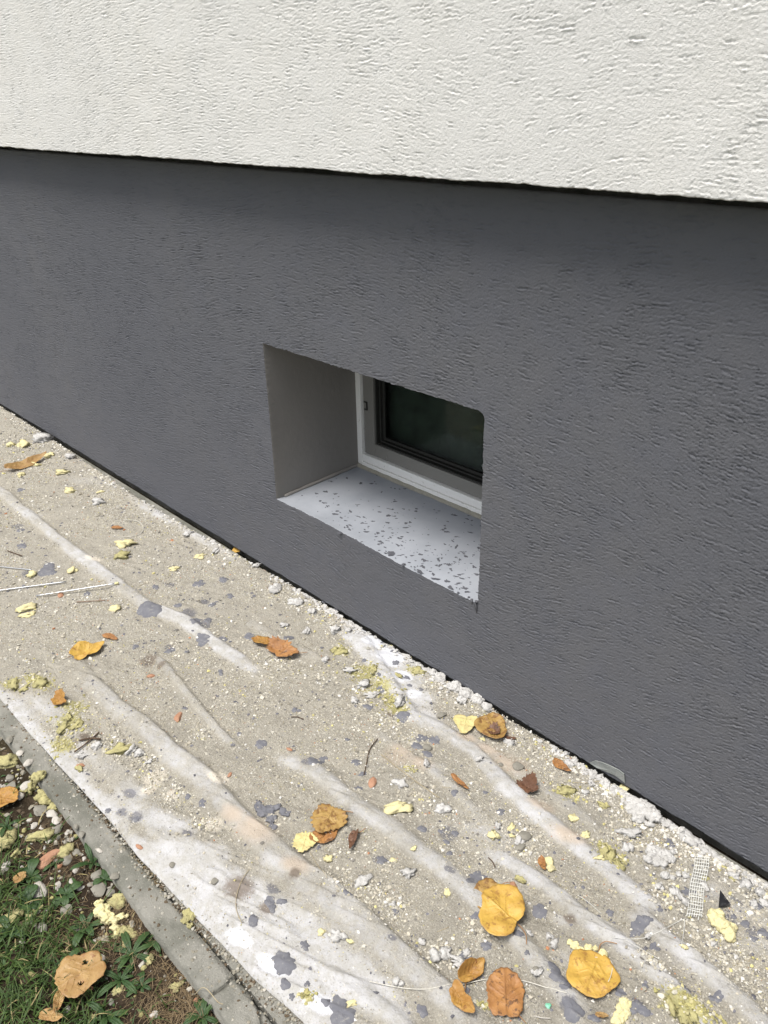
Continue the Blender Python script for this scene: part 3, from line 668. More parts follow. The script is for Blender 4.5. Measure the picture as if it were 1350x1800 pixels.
# ------------------------------------------------------------------ lumps: foam pieces, stones, plaster chunks
def ico(sub):
    t = (1+5**.5)/2
    v = np.array([(-1,t,0),(1,t,0),(-1,-t,0),(1,-t,0),(0,-1,t),(0,1,t),(0,-1,-t),(0,1,-t),(t,0,-1),(t,0,1),(-t,0,-1),(-t,0,1)], float); v /= np.linalg.norm(v[0])
    f = [(0,11,5),(0,5,1),(0,1,7),(0,7,10),(0,10,11),(1,5,9),(5,11,4),(11,10,2),(10,7,6),(7,1,8),(3,9,4),(3,4,2),(3,2,6),(3,6,8),(3,8,9),(4,9,5),(2,4,11),(6,2,10),(8,6,7),(9,8,1)]
    v = list(map(tuple, v))
    for _ in range(sub):
        mid = {}; nf = []
        def m(a, b):
            k = (min(a, b), max(a, b))
            if k not in mid:
                p = np.array(v[a])+np.array(v[b]); v.append(tuple(p/np.linalg.norm(p))); mid[k] = len(v)-1
            return mid[k]
        for a, b, c in f:
            x, y, z = m(a, b), m(b, c), m(c, a); nf += [(a, x, z), (b, y, x), (c, z, y), (x, y, z)]
        f = nf
    return np.array(v), np.array(f)
ICO = [ico(k) for k in range(4)]
def n3(p, s, seed):
    return (fbm(p[:, 0]*s+seed, p[:, 1]*s+p[:, 2]*s*.7, seed % 8, 3)+fbm(p[:, 1]*s-seed, p[:, 2]*s+3, (seed+3) % 8, 3))/2-.5
def lump(name, px, py, rpx, mat, flat=.5, aspect=1.3, rot=None, rough=.6, sub=2, seed=0, facet=False, sink=.35, parent=None):
    p = at(px, py); r = rpx*mpp(p); r_ = np.random.default_rng(int(px*7+py*13+seed))
    V_, F_ = ICO[sub]; s_ = int(r_.integers(1, 900))
    d = np.clip(1+rough*(1 if facet else 3.4)*n3(V_, 1.2, s_)+rough*(.8 if facet else 3.6)*n3(V_, 3.1, s_+5)+(0 if facet else rough*1.2*(r_.random(len(V_))-.5)*.35), .35, 2)
    if facet:                                        # broken stone: cut by planes
        W = V_*d[:, None]
        for _ in range(7):
            nrm = r_.normal(size=3); nrm /= np.linalg.norm(nrm); h = .62+.25*r_.random(); q = W @ nrm; W = W-np.maximum(0, q-h)[:, None]*nrm*.9
    else: W = V_*d[:, None]
    sc_ = np.array([aspect**.5, 1/aspect**.5, flat])*r; W = W*sc_
    rot = r_.random()*6.3 if rot is None else rot
    c_, s2 = math.cos(rot), math.sin(rot); W[:, :2] = W[:, :2] @ np.array([[c_, s2], [-s2, c_]])
    zlo = -np.abs(flat)*r*(1-2*sink)*.5
    W[:, 2] = np.maximum(W[:, 2], W[:, 2].min()*.5)+abs(W[:, 2].min())*.5*(1-sink)
    return link(name, raw_mesh(name, W, F_, [mat], not facet), parent, p)

# big named pieces ------------------------------------------------
def compound(name, parts, mat, label, cat, sub=3):
    """several overlapping lobes remeshed into one lump; lobes: (px,py,rpx,height factor)"""
    p0 = at(parts[0][0], parts[0][1]); mbm = MB()
    for k, (px, py, r, fl) in enumerate(parts):
        p = at(px, py); rr = r*mpp(p); V_, F_ = ICO[2]; d = 1+.5*n3(V_, 1.6, k*7+3); W = V_*d[:, None]*np.array([rr, rr, rr*fl])+(p-p0)+np.array([0, 0, rr*fl*.55]); mbm.add(W, [], F_)
    V_ = np.concatenate(mbm.V); me = raw_mesh(name, V_, [np.concatenate(mbm.F3)], [mat], True)
    o = link(name, me, None, p0); rr = parts[0][2]*mpp(p0)
    m = o.modifiers.new('remesh', 'REMESH'); m.mode = 'VOXEL'; m.voxel_size = rr*.13; m.use_smooth_shade = True
    t = bpy.data.textures.new(name, 'CLOUDS'); t.noise_scale = rr*.75; dm = o.modifiers.new('crumble', 'DISPLACE'); dm.texture = t; dm.strength = rr*.85; dm.mid_level = .5
    t2 = bpy.data.textures.new(name, 'CLOUDS'); t2.noise_scale = rr*.28; dm = o.modifiers.new('grain', 'DISPLACE'); dm.texture = t2; dm.strength = rr*.42; dm.mid_level = .5
    return tag(o, label, cat)
FG = 'foam scraps lying on the sheet and soil'
compound('foam_piece', [(1258,1615,14,.8),(1262,1625,14,.8),(1272,1634,13,.9),(1280,1642,13,.8),(1285,1634,10,.7),(1283,1650,9,.7)], M['foam'], 'largest cream foam lump, banana shaped, right of the black triangle', 'foam piece')
compound('foam_piece', [(180,1606,13,.8),(175,1592,9,.8),(190,1616,12,.8),(203,1621,8,.7),(214,1614,6,.7),(222,1611,4,.7),(203,1634,8,.7),(203,1646,7,.7)], M['foam'], 'forked pale yellow foam piece on the soil beside the kerb', 'foam piece')
compound('foam_piece', [(1098,1765,10,.5),(1094,1775,12,.45),(1090,1788,12,.4),(1100,1780,10,.4),(1082,1795,9,.4)], M['foam'], 'flat angular cream foam scrap at the bottom right of the yellow leaf', 'foam piece')
compound('foam_piece', [(216,1640,10,.6),(226,1636,9,.6),(233,1645,8,.5),(222,1653,7,.6),(220,1664,5,.6)], M['foam_dirty'], 'olive spongy foam piece touching the forked one on the soil', 'foam piece')
compound('foam_piece', [(75,1388,12,.6),(76,1400,12,.6),(80,1412,10,.6),(68,1405,9,.6)], M['foam_dirty'], 'upright block of weathered olive foam against the kerb edge', 'foam piece')
compound('foam_piece', [(1010,1664,8,.5),(1020,1670,7,.5),(1034,1667,7,.5),(1046,1668,6,.5),(1060,1680,9,.7),(1002,1658,6,.5)], M['foam'], 'cream foam scrap peeping out behind the big yellow leaf', 'foam piece')
compound('foam_piece', [(330,1606,8,.5),(326,1618,8,.5),(338,1612,7,.5),(334,1628,6,.5)], M['foam_dirty'], 'ragged olive foam scrap lying on the kerb', 'foam piece')
compound('foam_piece', [(965,1516,8,.8),(967,1527,8,.8)], M['foam'], 'oblong cream foam piece beside a shrivelled brown leaf', 'foam piece')
PLC = 'plaster chunk'
compound('plaster_heap', [(1115,1415,14,.5),(1130,1425,20,.5),(1150,1436,14,.5),(1122,1440,12,.5),(1160,1440,9,.5),(1140,1450,8,.5),(1108,1425,9,.4)], M['chunk'], 'largest heap of crumbled white plaster by the wall gap', 'plaster heap')
compound('plaster_heap', [(1150,1500,13,.5),(1170,1506,13,.5),(1140,1512,9,.5),(1160,1518,12,.5),(1182,1512,8,.5),(1180,1500,7,.5)], M['chunk'], 'second heap of crumbled white plaster left of the mesh strip', 'plaster heap')
compound('plaster_heap', [(800,1210,12,.5),(820,1222,14,.5),(840,1232,12,.5),(812,1232,10,.5),(775,1192,10,.5),(760,1184,9,.5),(856,1245,10,.5)], M['chunk'], 'long crust of white plaster along the wall above the holed leaf', 'plaster heap')
compound('plaster_chunk', [(1169,1541,8,.5),(1180,1543,6,.5),(1205,1539,7,.5),(1192,1537,5,.5)], M['chunk'], 'low white plaster chunk touching the left of the mesh strip', PLC)

FOAM = [(1097,1388,9,0),(1061,1416,7,1),(1029,1470,7,0),(1053,1508,6,0),(867,1469,9,0),(1009,1439,8,0),(898,1455,5,0),(701,1421,13,0),(576,1510,7,0),(640,1476,0,0),
 (220,957,12,0),(217,979,12,1),(128,1003,8,0),(55,1012,8,0),(44,1071,10,0),(47,1082,7,0),(202,1071,8,0),(307,1000,7,0),(110,831,9,0),(123,863,8,0),(39,783,10,0),(20,783,7,0),(87,801,8,0),(36,835,7,0),(63,818,7,0),(352,979,7,0),(178,865,4,0),
 (73,1471,15,1),(9,1477,18,1),(117,1498,13,1),(208,1585,14,1),(10,1343,15,1),(18,1617,14,1),(57,1607,12,1),(213,1318,13,1),(309,1735,8,1),(71,1201,11,1),(30,1500,8,1),(140,1352,6,1),(165,1790,6,1),(260,1688,8,1),(207,1740,8,1),(52,1385,10,1),(95,1420,9,1),
 (996,1393,10,1),(1075,1509,10,1),(1087,1522,10,1),(1062,1497,8,1),(1180,1768,11,1),(1203,1782,12,1),(1222,1790,9,1),(848,1300,4,0),(657,1177,7,1),(700,1188,6,1),(735,1180,8,1),(680,1225,7,1),(602,1148,8,1),(588,1143,6,1),(121,1262,8,1),(112,1282,9,1),(135,1276,7,1),(25,1205,9,1),(42,1212,6,1),
 (1143,1396,6,1),(1240,1545,5,1),(1289,1545,5,1),(1203,1663,5,0),(728,1492,5,0),(692,1512,5,0),(787,1570,6,0),(615,1655,5,0),(565,1640,6,0),(618,1764,6,0),(917,1541,7,1),(900,1470,6,0)]
for px, py, r, d in FOAM:
    if r <= 0: continue
    m = M['foam_dirty'] if d else M['foam']
    o = lump('foam_piece', px, py, r, m, .38, 1.1+.6*rng.random(), None, .75, 2, 1)
    big_ = 'tiny' if r < 6 else 'small' if r < 9 else 'palm-sized' if r > 90 else 'flattish'
    defer(o, f"{big_} {'olive' if d else 'pale yellow'} foam scrap", px, py, 'foam piece', FG)
CH = [(1107,1466,14),(1105,1491,9),(1215,1477,13),(1240,1560,6),(484,1036,12),(779,1423,12),(704,1379,9),(596,1646,11),(765,1681,11),(784,1677,10),(719,1535,10),(638,1552,10),(698,1727,9),(73,776,15),(124,804,8),(174,884,9),
 (171,1313,7),(233,1319,9),(246,1325,7),(142,1330,7),(262,1340,6),(640,1205,10),(655,1222,9),(625,1235,9),(702,1233,10),(615,1180,7),(573,1160,6),(1325,1590,7),(1310,1555,9),(1335,1570,8),(1290,1540,8),(1345,1590,8),(895,1305,8),(912,1480,9),(876,1452,7),
 (845,1335,6),(750,1345,8),(930,1640,6),(975,1660,8),(945,1710,9),(1140,1645,5),(1255,1660,6),(1190,1570,10),(1203,1585,7),(1158,1560,7),(1028,1395,6),(520,1060,8),(548,1077,8),(590,1108,8),(612,1110,6),(500,1100,6),(540,1110,7),(330,940,6),(450,995,7),(380,968,6),(740,1150,6),(870,1262,8),(1000,1345,6),(1040,1378,6),(820,1675,6),(742,1655,6),(690,1590,5),(965,1645,6)]
for px, py, r in CH:
    o = lump('plaster_chunk', px, py, r, M['chunk'], .5, 1.1+.5*rng.random(), None, .7, 2, 2)
    defer(o, f"{'tiny' if r < 7 else 'small' if r < 10 else 'rough'} white plaster chunk", px, py, PLC, 'loose white plaster chunks')
ST = [(174,1566,15,'stone'),(171,1539,11,'stone'),(194,1571,9,'stone'),(206,1560,8,'stone'),(21,1386,12,'stone'),(46,1383,11,'white_stone'),(100,1459,11,'stone'),(71,1425,13,'stone'),(92,1432,10,'white_stone'),(99,1443,9,'white_stone'),(137,1633,7,'white_stone'),
 (75,1632,10,'stone'),(101,1557,8,'white_stone'),(126,1550,6,'white_stone'),(180,1516,6,'white_stone'),(35,1400,9,'white_stone'),(55,1360,9,'white_stone'),(18,1368,8,'stone'),(118,1512,10,'stone'),(135,1500,8,'stone'),(133,1530,7,'white_stone'),(60,1452,7,'white_stone'),(118,1600,12,'stone'),(52,1442,5,'white_stone'),
 (10,1525,10,'white_stone'),(73,1456,5,'white_stone'),(142,1562,6,'white_stone'),(160,1555,6,'stone'),(150,1490,7,'stone'),(176,1685,9,'white_stone'),(118,1775,7,'white_stone'),(270,1785,8,'white_stone'),(218,1684,5,'white_stone'),(195,1762,6,'stone'),(22,1320,8,'stone'),(40,1340,7,'white_stone'),(148,1510,5,'white_stone'),(85,1480,6,'white_stone'),(140,1475,6,'stone'),
 (925,1376,0,'stone'),(911,1348,11,'stone'),(921,1471,12,'stone'),(915,1490,9,'stone'),(750,1315,9,'stone'),(775,1258,8,'stone'),(857,1477,0,'stone'),(1080,1360,5,'stone'),(303,1521,6,'stone'),(377,1550,7,'stone'),(1312,1563,8,'stone'),(942,1706,8,'stone'),(698,1725,7,'white_stone'),(355,1455,6,'stone'),(880,1345,6,'stone')]
o = lump('stone', 68, 1571, 18, M['white_stone'], .65, 1.4, -.1, .3, 3, 5, True, .15); tag(o, 'large blocky white stone lying in the weeds', 'stone')
for px, py, r, m in ST:
    if not r: continue
    o = lump('stone', px, py, r, M[m], .5, 1.1+.5*rng.random(), None, .35, 2, 3, True, .3)
    defer(o, f"{'tiny' if r < 7 else 'small' if r < 10 else 'flat'} {'pale' if m == 'white_stone' else 'buff grey'} stone", px, py, 'stone', 'loose stones')
for px, py, r, lb in [(87,1512,18,'long brown brick splinter among the pale soil stones'),(265,1189,6,'tiny upright orange brick chip near the brown stain'),(313,1262,10,'narrow orange brick sliver below the second crease'),(142,1346,6,'orange brick chip on the white outer band of the sheet'),
  (245,1489,6,'peach brick chip near the outer white edge of the sheet'),(404,1363,5,'tiny orange brick chip beside the cream powder'),(107,1047,7,'round reddish pebble under the lower metal rod'),(655,1376,10,'orange brown chip under the curved dark twig'),
  (509,1318,5,'tiny red brown chip above the pale crease'),(903,1564,11,'pink terracotta stub beside the yellow leaf pair')]:
    tag(lump('brick_chip', px, py, r, M['brick'], .45, 1.9, rng.random()*3, .3, 2, 4, True, .2), lb, 'brick chip', 'brick and clay chips')

# mortar splats -----------------------------------------------------
SP = [(84,1002,17),(263,1069,20),(356,1124,12),(391,1124,8),(345,1092,10),(366,1091,7),(439,1120,10),(350,1026,10),(393,1018,8),(373,1063,6),(313,1064,6),(274,1032,6),(238,1137,6),(299,1144,8),(36,861,6),(36,932,7),(39,959,8),(153,1044,6),(329,1146,4),(388,1182,6),(405,1048,6),
 (507,1122,8),(459,1308,10),(520,1249,6),(553,1338,12),(568,1335,7),(626,1340,8),(630,1386,6),(637,1361,6),(708,1258,11),(646,1242,7),(669,1213,7),(704,1231,7),(763,1302,9),(742,1297,8),(733,1311,9),(751,1325,8),(742,1457,7),(799,1393,6),(527,1478,9),(671,1512,9),(836,1544,14),(715,1192,5),(665,1185,4),(696,1164,5),(640,1161,4),(690,1145,3),(672,1130,3),(720,1205,4),(740,1212,4),(735,1300,5),
 (499,1691,19),(536,1662,8),(501,1729,9),(573,1760,7),(474,1585,9),(479,1597,7),(496,1583,7),(445,1619,10),(611,1569,8),(540,1730,5),(661,1745,4),(742,1777,10),(815,1687,12),(835,1610,6),(854,1662,8),(513,1752,5),(600,1781,23),
 (949,1601,13),(1123,1624,14),(1138,1615,7),(1150,1666,8),(1177,1483,8),(1207,1570,8),(1329,1591,9),(1007,1774,17),(1115,1770,11),(1132,1776,9),(1134,1733,5),(1206,1739,7),(1258,1755,9),(1342,1639,9),(1073,1604,6),(911,1641,8),(857,1662,6),(926,1674,4),(880,1427,7),(853,1393,4),(1046,1789,9),(1090,1745,8),(977,1712,12),(988,1722,10),(972,1698,9),(996,1733,9),
 (820,1740,6),(696,1602,5),(1310,1625,7),(1289,1611,5),(1325,1650,6),(1275,1645,4),(560,1490,4),(610,1300,4),(420,1290,4),(325,1245,4),(790,1500,5),(1040,1740,0),(590,1075,5),(570,1060,4),(625,1090,4),(355,1410,6),(330,1400,5),(190,1425,5),(240,1440,6),(1160,1600,4),(1025,1560,3),(905,1720,4),(785,1480,5),(800,1465,6),(775,1462,5),(780,1250,0)]
for k, (px, py, r) in enumerate(SP):
    if not r: continue
    p = at(px, py); rr = r*mpp(p); el_ = 1+.45*rng.random()
    V_, f4, f3 = splat_mesh('mortar_splat', rr*el_*1.05, rr*1.25/el_, .0018+.05*rr, .3+rng.normal()*.5, k*3+1, None, cloth_h, p, 6, 30, .55)
    o = link('mortar_splat', raw_mesh('mortar_splat', V_, [np.array(f4), np.array(f3)], [M['mortar']], True), None, p)
    if (px, py) == (600, 1781): tag(o, 'largest round dark grey mortar splat at the bottom of the fleece', 'mortar splat', 'grey mortar splats')
    else: defer(o, f"{'tiny' if r < 6 else 'small' if r < 10 else 'broad'} grey mortar splat", px, py, 'mortar splat', 'grey mortar splats')
compound('mortar_splat', [(470,1427,15,.22),(455,1420,10,.22),(484,1420,9,.22),(498,1428,9,.22),(506,1430,6,.22),(478,1442,9,.22),(480,1454,7,.22),(458,1432,8,.22)], M['mortar'], 'lumpy cross-shaped dark grey mortar splat beside the raised crease', 'mortar splat')

# ------------------------------------------------------------------ leaves
def leaf_blade(size, seed, mat, curl=.15, fold=0., point=.25, rag=.05, narrow=1.0, holes=(), cup=.0, twist=0.):
    """size = half length; local +X is the tip; returns V, F, attrs"""
    r_ = np.random.default_rng(seed); na, nr = 56, 14; a = np.arange(na)*2*math.pi/na
    R_ = 1+point*np.exp(-((np.minimum(a, 2*math.pi-a))/.30)**2)-.16*np.exp(-((a-math.pi)/.28)**2)+rag*(np.abs(np.sin(a*10+r_.random()))-.5)*.8+rag*.8*(r_.random(na)-.5)+.20*np.sin(2*a+r_.random()*6)*r_.random()+.15*np.sin(3*a+r_.random()*6)*r_.random()+.07*np.sin(5*a+r_.random()*6)*r_.random()
    V = [(0, 0)]; rim = [0]
    for k in range(1, nr+1):
        t = k/nr
        V += [(R_[j]*t*math.cos(a[j]), narrow*R_[j]*t*math.sin(a[j])) for j in range(na)]; rim += [t]*na
    V = np.array(V); x, y = V[:, 0], V[:, 1]
    vein = np.exp(-(y/.035)**2)
    for q in (-.5, -.15, .2, .5):
        for sg in (1, -1): vein = np.maximum(vein, .7*np.exp(-((x-q-.75*np.abs(y))/.03)**2)*(sg*y > 0))
    z = curl*(x*x*.5+y*y*.6)*(.5+r_.random()*.6) + .20*(fbm(x*1.9+seed, y*1.9, seed % 8)-.5)*(1+3*curl) + cup*(x**2+y**2) + .015*vein
    z = z + twist*x*y
    if fold:
        ang = fold*math.pi/2; m = y > 0
        y2 = np.where(m, y*math.cos(ang), y); z = np.where(m, z+y*math.sin(ang), z); y = y2
    P = np.stack([x, y, z], -1)*size; P[:, 2] -= P[:, 2].min()*.6
    F3 = [(0, 1+j, 1+(j+1) % na) for j in range(na)]
    F4 = [(1+(k-1)*na+j, 1+k*na+j, 1+k*na+(j+1) % na, 1+(k-1)*na+(j+1) % na) for k in range(1, nr) for j in range(na)]
    def inhole(idx):
        c_ = P[list(idx), :2].mean(0)/size
        return any(math.hypot((c_[0]-hx)*1.0, (c_[1]-hy)) < hr*(1+.3*math.sin(5*math.atan2(c_[1]-hy, c_[0]-hx))) for hx, hy, hr in holes)
    F4 = [f for f in F4 if not inhole(f)]; F3 = [f for f in F3 if not inhole(f)]
    return P, F4, F3, {'vein': vein, 'rim': np.array(rim)**3}
def img_dir(px, py, dx, dy):
    a = at(px, py); b = G(px+dx, py+dy, a[2]); d = b-a; return math.atan2(d[1], d[0])
def leaf(px, py, d, kind, label, tip=(1, 0), stem=None, lift=.004, tilt=(0, 0), wide=1.15, **kw):
    """d = photo diameter in px; tip = photo direction of the leaf tip; stem = list of photo points"""
    p = at(px, py); size = .5*d*mpp(p)*1.12; rz = img_dir(px, py, *tip)
    hmax = float(np.max(surf(p[0]+size*.6*np.cos(np.arange(8)), p[1]+size*.6*np.sin(np.arange(8)))))
    p = np.array([p[0], p[1], max(p[2], p[2]*.5+hmax*.5)+lift])
    root = empty('fallen_leaf', p); root.rotation_euler = (0, 0, 0)
    P, f4, f3, at_ = leaf_blade(size, int(px+py*3), None, **kw)
    Mx = Matrix.Rotation(rz, 3, 'Z') @ Matrix.Rotation(tilt[0], 3, 'X') @ Matrix.Rotation(tilt[1], 3, 'Y')
    W = P @ np.array(Mx).T
    W[:, :2] *= 1
    W = W + 0
    # lengthen across the view so the outline fills its measured height
    me = raw_mesh('blade', W, [np.array(f4), np.array(f3)], [LM[kind]], True, at_); b = link('blade', me, root)
    sm_ = b.modifiers.new('sheet', 'SOLIDIFY'); sm_.thickness = .0005
    if stem:
        Q = []
        for k, (sx, sy) in enumerate(stem):
            q = at(sx, sy)+np.array([0, 0, .003+.006*math.sin(math.pi*k/len(stem))]); Q.append(q-p)
        Q = np.array(Q); n_s = len(Q); tt = np.linspace(0, n_s-1, 4*n_s); Qs = np.stack([np.interp(tt, np.arange(n_s), Q[:, c_]) for c_ in range(3)], -1)
        ker = np.array([.25, .5, .25])
        for _ in range(3): Qs[1:-1] = .25*Qs[:-2]+.5*Qs[1:-1]+.25*Qs[2:]
        mb = MB(); mb.tube(Qs, np.linspace(.0011, .0008, len(Qs)), 6); mb.build('stem', M['stem'], root, smooth=True)
    return tag(root, label, 'leaf', 'fallen autumn leaves')
leaf(1040,1714,80,'yellow','big round yellow leaf, its curved stem lying up to the right',(-.4,1),[(1052,1676),(1054,1664),(1064,1658),(1084,1662)],point=.06,rag=.03,curl=.10,lift=.006)
leaf(862,1578,58,'gold','dull golden leaf with a hole, tucked under the brighter yellow one',(-.6,.5),[(876,1560),(888,1556),(900,1555)],point=.08,holes=((-.1,.1,.13),),curl=.05,lift=.001)
leaf(882,1607,80,'yellow','yellow leaf lying over a duller one, stem down to the right',(-.8,-.6),[(905,1622),(918,1636),(925,1650),(925,1664)],point=.12,rag=.05,curl=.12,lift=.010)
leaf(888,1750,70,'brown','round brown leaf with worn edge near the bottom of the fleece',(-.2,-1),[(903,1778),(912,1790),(924,1803)],point=.03,rag=.08,curl=.08)
leaf(824,1712,46,'orange','folded orange leaf in front of a crumpled white scrap',(1,-.7),[(822,1722),(818,1735),(817,1746)],fold=.75,curl=.35,point=.3,narrow=.8,lift=.006)
leaf(809,1758,42,'orange','curled rust orange leaf just below the folded one',(.7,.8),None,fold=.45,curl=.4,point=.35,narrow=.8)
leaf(578,1443,54,'gold','ragged amber leaf with its stem pointing up right',(-1,.5),[(598,1436),(606,1428),(620,1423)],rag=.16,point=.1,curl=.12,lift=.006)
leaf(572,1468,46,'brown','smooth brown leaf partly under the ragged amber one',(-.5,.8),None,point=.15,narrow=.7,curl=.12,lift=.001)
leaf(536,1482,36,'pale','pale green-yellow torn leaf left of the amber one',(-.3,1),None,rag=.25,point=.2,curl=.1)
leaf(622,1477,34,'dark','narrow dark brown leaf curled beside the amber leaf',(-.3,1),[(628,1466),(636,1466),(643,1460)],narrow=.5,fold=.5,curl=.3,point=.4)
leaf(863,1281,52,'gold','yellow leaf with a dark torn hole near the wall',(.5,.9),[(880,1272),(886,1262)],point=.25,curl=.25,lift=.006)
leaf(867,1290,20,'dark','dark scrap added on the yellow leaf in place of its torn hole',(1,.6),None,rag=.35,curl=.3,fold=.3,lift=.012)  # added dark leaf piece, stands in for the torn spot of the blade
leaf(818,1273,38,'pale','pale greenish leaf left of the one with the dark hole',(-.2,1),None,point=.3,curl=.15,rag=.08)
leaf(151,1150,50,'yellow','pointed golden yellow leaf on the left of the fleece',(1,-.45),[(131,1153),(120,1160)],point=.35,narrow=.62,fold=.3,curl=.2,lift=.006)
leaf(464,1131,36,'orange','small bright orange leaf touching a brown shrivelled leaf',(-1,-.2),None,point=.15,narrow=.75,curl=.35,tilt=(.2,0),lift=.006)
leaf(494,1146,52,'brown','shrivelled brown leaf right of the small orange one',(1,.3),[(510,1150),(526,1152),(541,1150)],rag=.25,fold=.4,curl=.4,narrow=.6)
leaf(422,964,22,'yellow','small gold leaf leaning against the wall foot',(.6,.6),None,curl=.4,lift=.004,tilt=(.5,0))
leaf(42,820,54,'tan','long brown leaf near the left edge of the fleece',(1,-.35),[(18,828),(4,831),(-12,834)],narrow=.42,fold=.45,curl=.3,point=.4)
leaf(8,1411,44,'orange','bright orange leaf at the left edge on the soil',(1,.3),None,curl=.35,rag=.08,point=.2,lift=.012)
leaf(146,1729,74,'tan','tan leaf with two small holes on the grass',(-1,.7),None,holes=((.15,.45,.10),(-.35,-.35,.10)),rag=.06,point=-.05,curl=.10,lift=.030)
leaf(105,1233,26,'orange','little crumpled orange leaf by the outer crease on the left',(.5,.2),None,fold=.5,curl=.5,rag=.2)
leaf(928,1386,32,'dark','dark crumpled leaf between two creases',(.7,.5),None,fold=.6,curl=.5,rag=.25,lift=.004)
leaf(984,1347,32,'brown','small reddish brown leaf close to the wall gap',(1,.7),None,narrow=.5,curl=.3,point=.3)
leaf(36,1550,24,'tan','little yellowish tan leaf scrap above the white stone',(.8,-.6),None,narrow=.6,curl=.3,rag=.2,lift=.012)
leaf(106,1768,40,'tan','narrow tan leaf upright in the grass near the bottom',(.2,-1),None,narrow=.4,fold=.4,curl=.3,lift=.015)
leaf(806,1377,34,'brown','slim brown leaf lying along the crease, centre right',(.7,.7),None,narrow=.3,curl=.2,point=.3)
leaf(953,1520,26,'brown','shrivelled brown leaf left of the oblong foam',(.4,.9),None,narrow=.45,fold=.6,curl=.4)
leaf(193,1121,26,'brown','faded brown leaf fragment above the brown stain',(1,.4),None,narrow=.5,rag=.2,curl=.1)
leaf(205,929,20,'brown','tiny flat brown leaf fragment inside the pale string loop',(1,.1),None,narrow=.45,curl=.1)
leaf(90,1795,34,'tan','tan leaf half out of frame at the bottom of the grass',(1,.1),None,narrow=.6,curl=.2,lift=.015)
leaf(895,1300,18,'dark','tiny black brown leaf scrap right of the holed leaf',(1,.1),None,narrow=.5,curl=.3,rag=.2)
leaf(1056,1787,0.01+18,'tan','small tan leaf crumb at the bottom right corner area',(1,.2),None,narrow=.5,curl=.3,rag=.2)

# ------------------------------------------------------------------ rods, twigs, strings
def strand(name, pts, rad, mat, label, cat, lift=.003, sag=0, smooth=4, group=None, tip=None):
    Q = np.array([at(x, y, lift) for x, y in pts]); n_s = len(Q); tt = np.linspace(0, n_s-1, 8*n_s)
    Qs = np.stack([np.interp(tt, np.arange(n_s), Q[:, c_]) for c_ in range(3)], -1)
    for _ in range(smooth*6): Qs[1:-1] = .25*Qs[:-2]+.5*Qs[1:-1]+.25*Qs[2:]
    if smooth: Qs[:, 2] = np.maximum(Qs[:, 2], surf(Qs[:, 0], Qs[:, 1])+rad*.6)
    p0 = Qs.mean(0); mb = MB(); mb.tube(Qs-p0, rad*(.85+.3*rng.random(len(Qs))) if smooth else rad, 6)
    if tip:
        root = empty(name, p0); mb.build('shaft', M[mat], root, smooth=True)
        d = (Qs[-1]-Qs[0])/np.linalg.norm(Qs[-1]-Qs[0]); m2 = MB(); e = Qs[-1]-p0
        m2.tube([e-d*.006, e, e+d*.006, e+d*.008], [rad*1.3, rad*2.2, rad*2.2, rad*1.2], 10); m2.build('tip', M['foam'], root, smooth=True); o = root
    else: o = mb.build(name, M[mat], None, smooth=True); o.location = p0
    return tag(o, label, cat, group)
RG = 'thin metal rods on the fleece'
strand('metal_rod', [(64,1050),(205,1028)], .0022, 'metal', 'thin metal rod ending in a cream plastic tip', 'metal rod', .006, smooth=0, group=RG, tip=True)
strand('metal_rod', [(-20,1043),(117,1025)], .0022, 'metal', 'plain thin metal rod entering from the left edge', 'metal rod', .006, smooth=0, group=RG)
strand('metal_rod', [(-20,996),(57,1004)], .0018, 'metal', 'short faint metal rod above the other rods at left', 'metal rod', .005, smooth=0, group=RG)
strand('rusty_wire', [(135,1060),(185,1057)], .0013, 'rust', 'short rusty wire just below the metal rods', 'wire', .004, smooth=0)
strand('twig', [(14,970),(39,979)], .0022, 'twig', 'short reddish twig above the rods at far left', 'twig', .004, smooth=0)
strand('string', [(217,915),(236,915),(250,920),(254,935),(240,944),(208,946)], .0013, 'string', 'pale curved strand looping beside the small brown leaf fragment', 'string')
strand('twig', [(664,1300),(655,1310),(648,1322),(645,1340),(640,1363)], .0014, 'twig', 'curved dark twig in the middle of the fleece', 'twig')
strand('straw', [(669,1327),(700,1352),(735,1378),(772,1404)], .0009, 'straw', 'long thin straw slanting right of the curved dark twig', 'straw', smooth=1)
strand('string', [(650,1727),(690,1736),(727,1741),(765,1740),(804,1735),(840,1725),(880,1719),(926,1726),(960,1734),(996,1747)], .0009, 'string', 'long white string sweeping across the bottom by the brown leaf', 'string')
strand('fibre_thread', [(1205,1616),(1180,1627),(1161,1639),(1138,1651),(1100,1652),(1076,1649)], .0006, 'fibre', 'loose white thread trailing left from the mesh strip', 'thread')
strand('fibre_thread', [(1203,1618),(1202,1640),(1197,1665)], .0006, 'fibre', 'loose white thread hanging straight down from the mesh strip', 'thread')
strand('fibre_thread', [(1100,1654),(1130,1672),(1161,1689)], .0006, 'fibre', 'short white thread lying over the crease below the mesh', 'thread')
strand('fibre_thread', [(1015,1575),(1035,1588),(1057,1608)], .0006, 'fibre', 'short pale thread upper left of the grey splat pair', 'thread')
strand('fibre_thread', [(1045,1688),(1070,1690),(1077,1700),(1073,1725),(1060,1745)], .0006, 'fibre', 'fine white thread looping over the big yellow leaf edge', 'thread', .010)
strand('straw', [(438,1530),(425,1548),(415,1575),(414,1600),(425,1625)], .0007, 'straw', 'thin curved straw over the brown muddy stain', 'straw')
strand('straw', [(545,1500),(560,1525),(575,1545)], .0006, 'straw', 'short straw just below the pale torn leaf', 'straw', smooth=1)
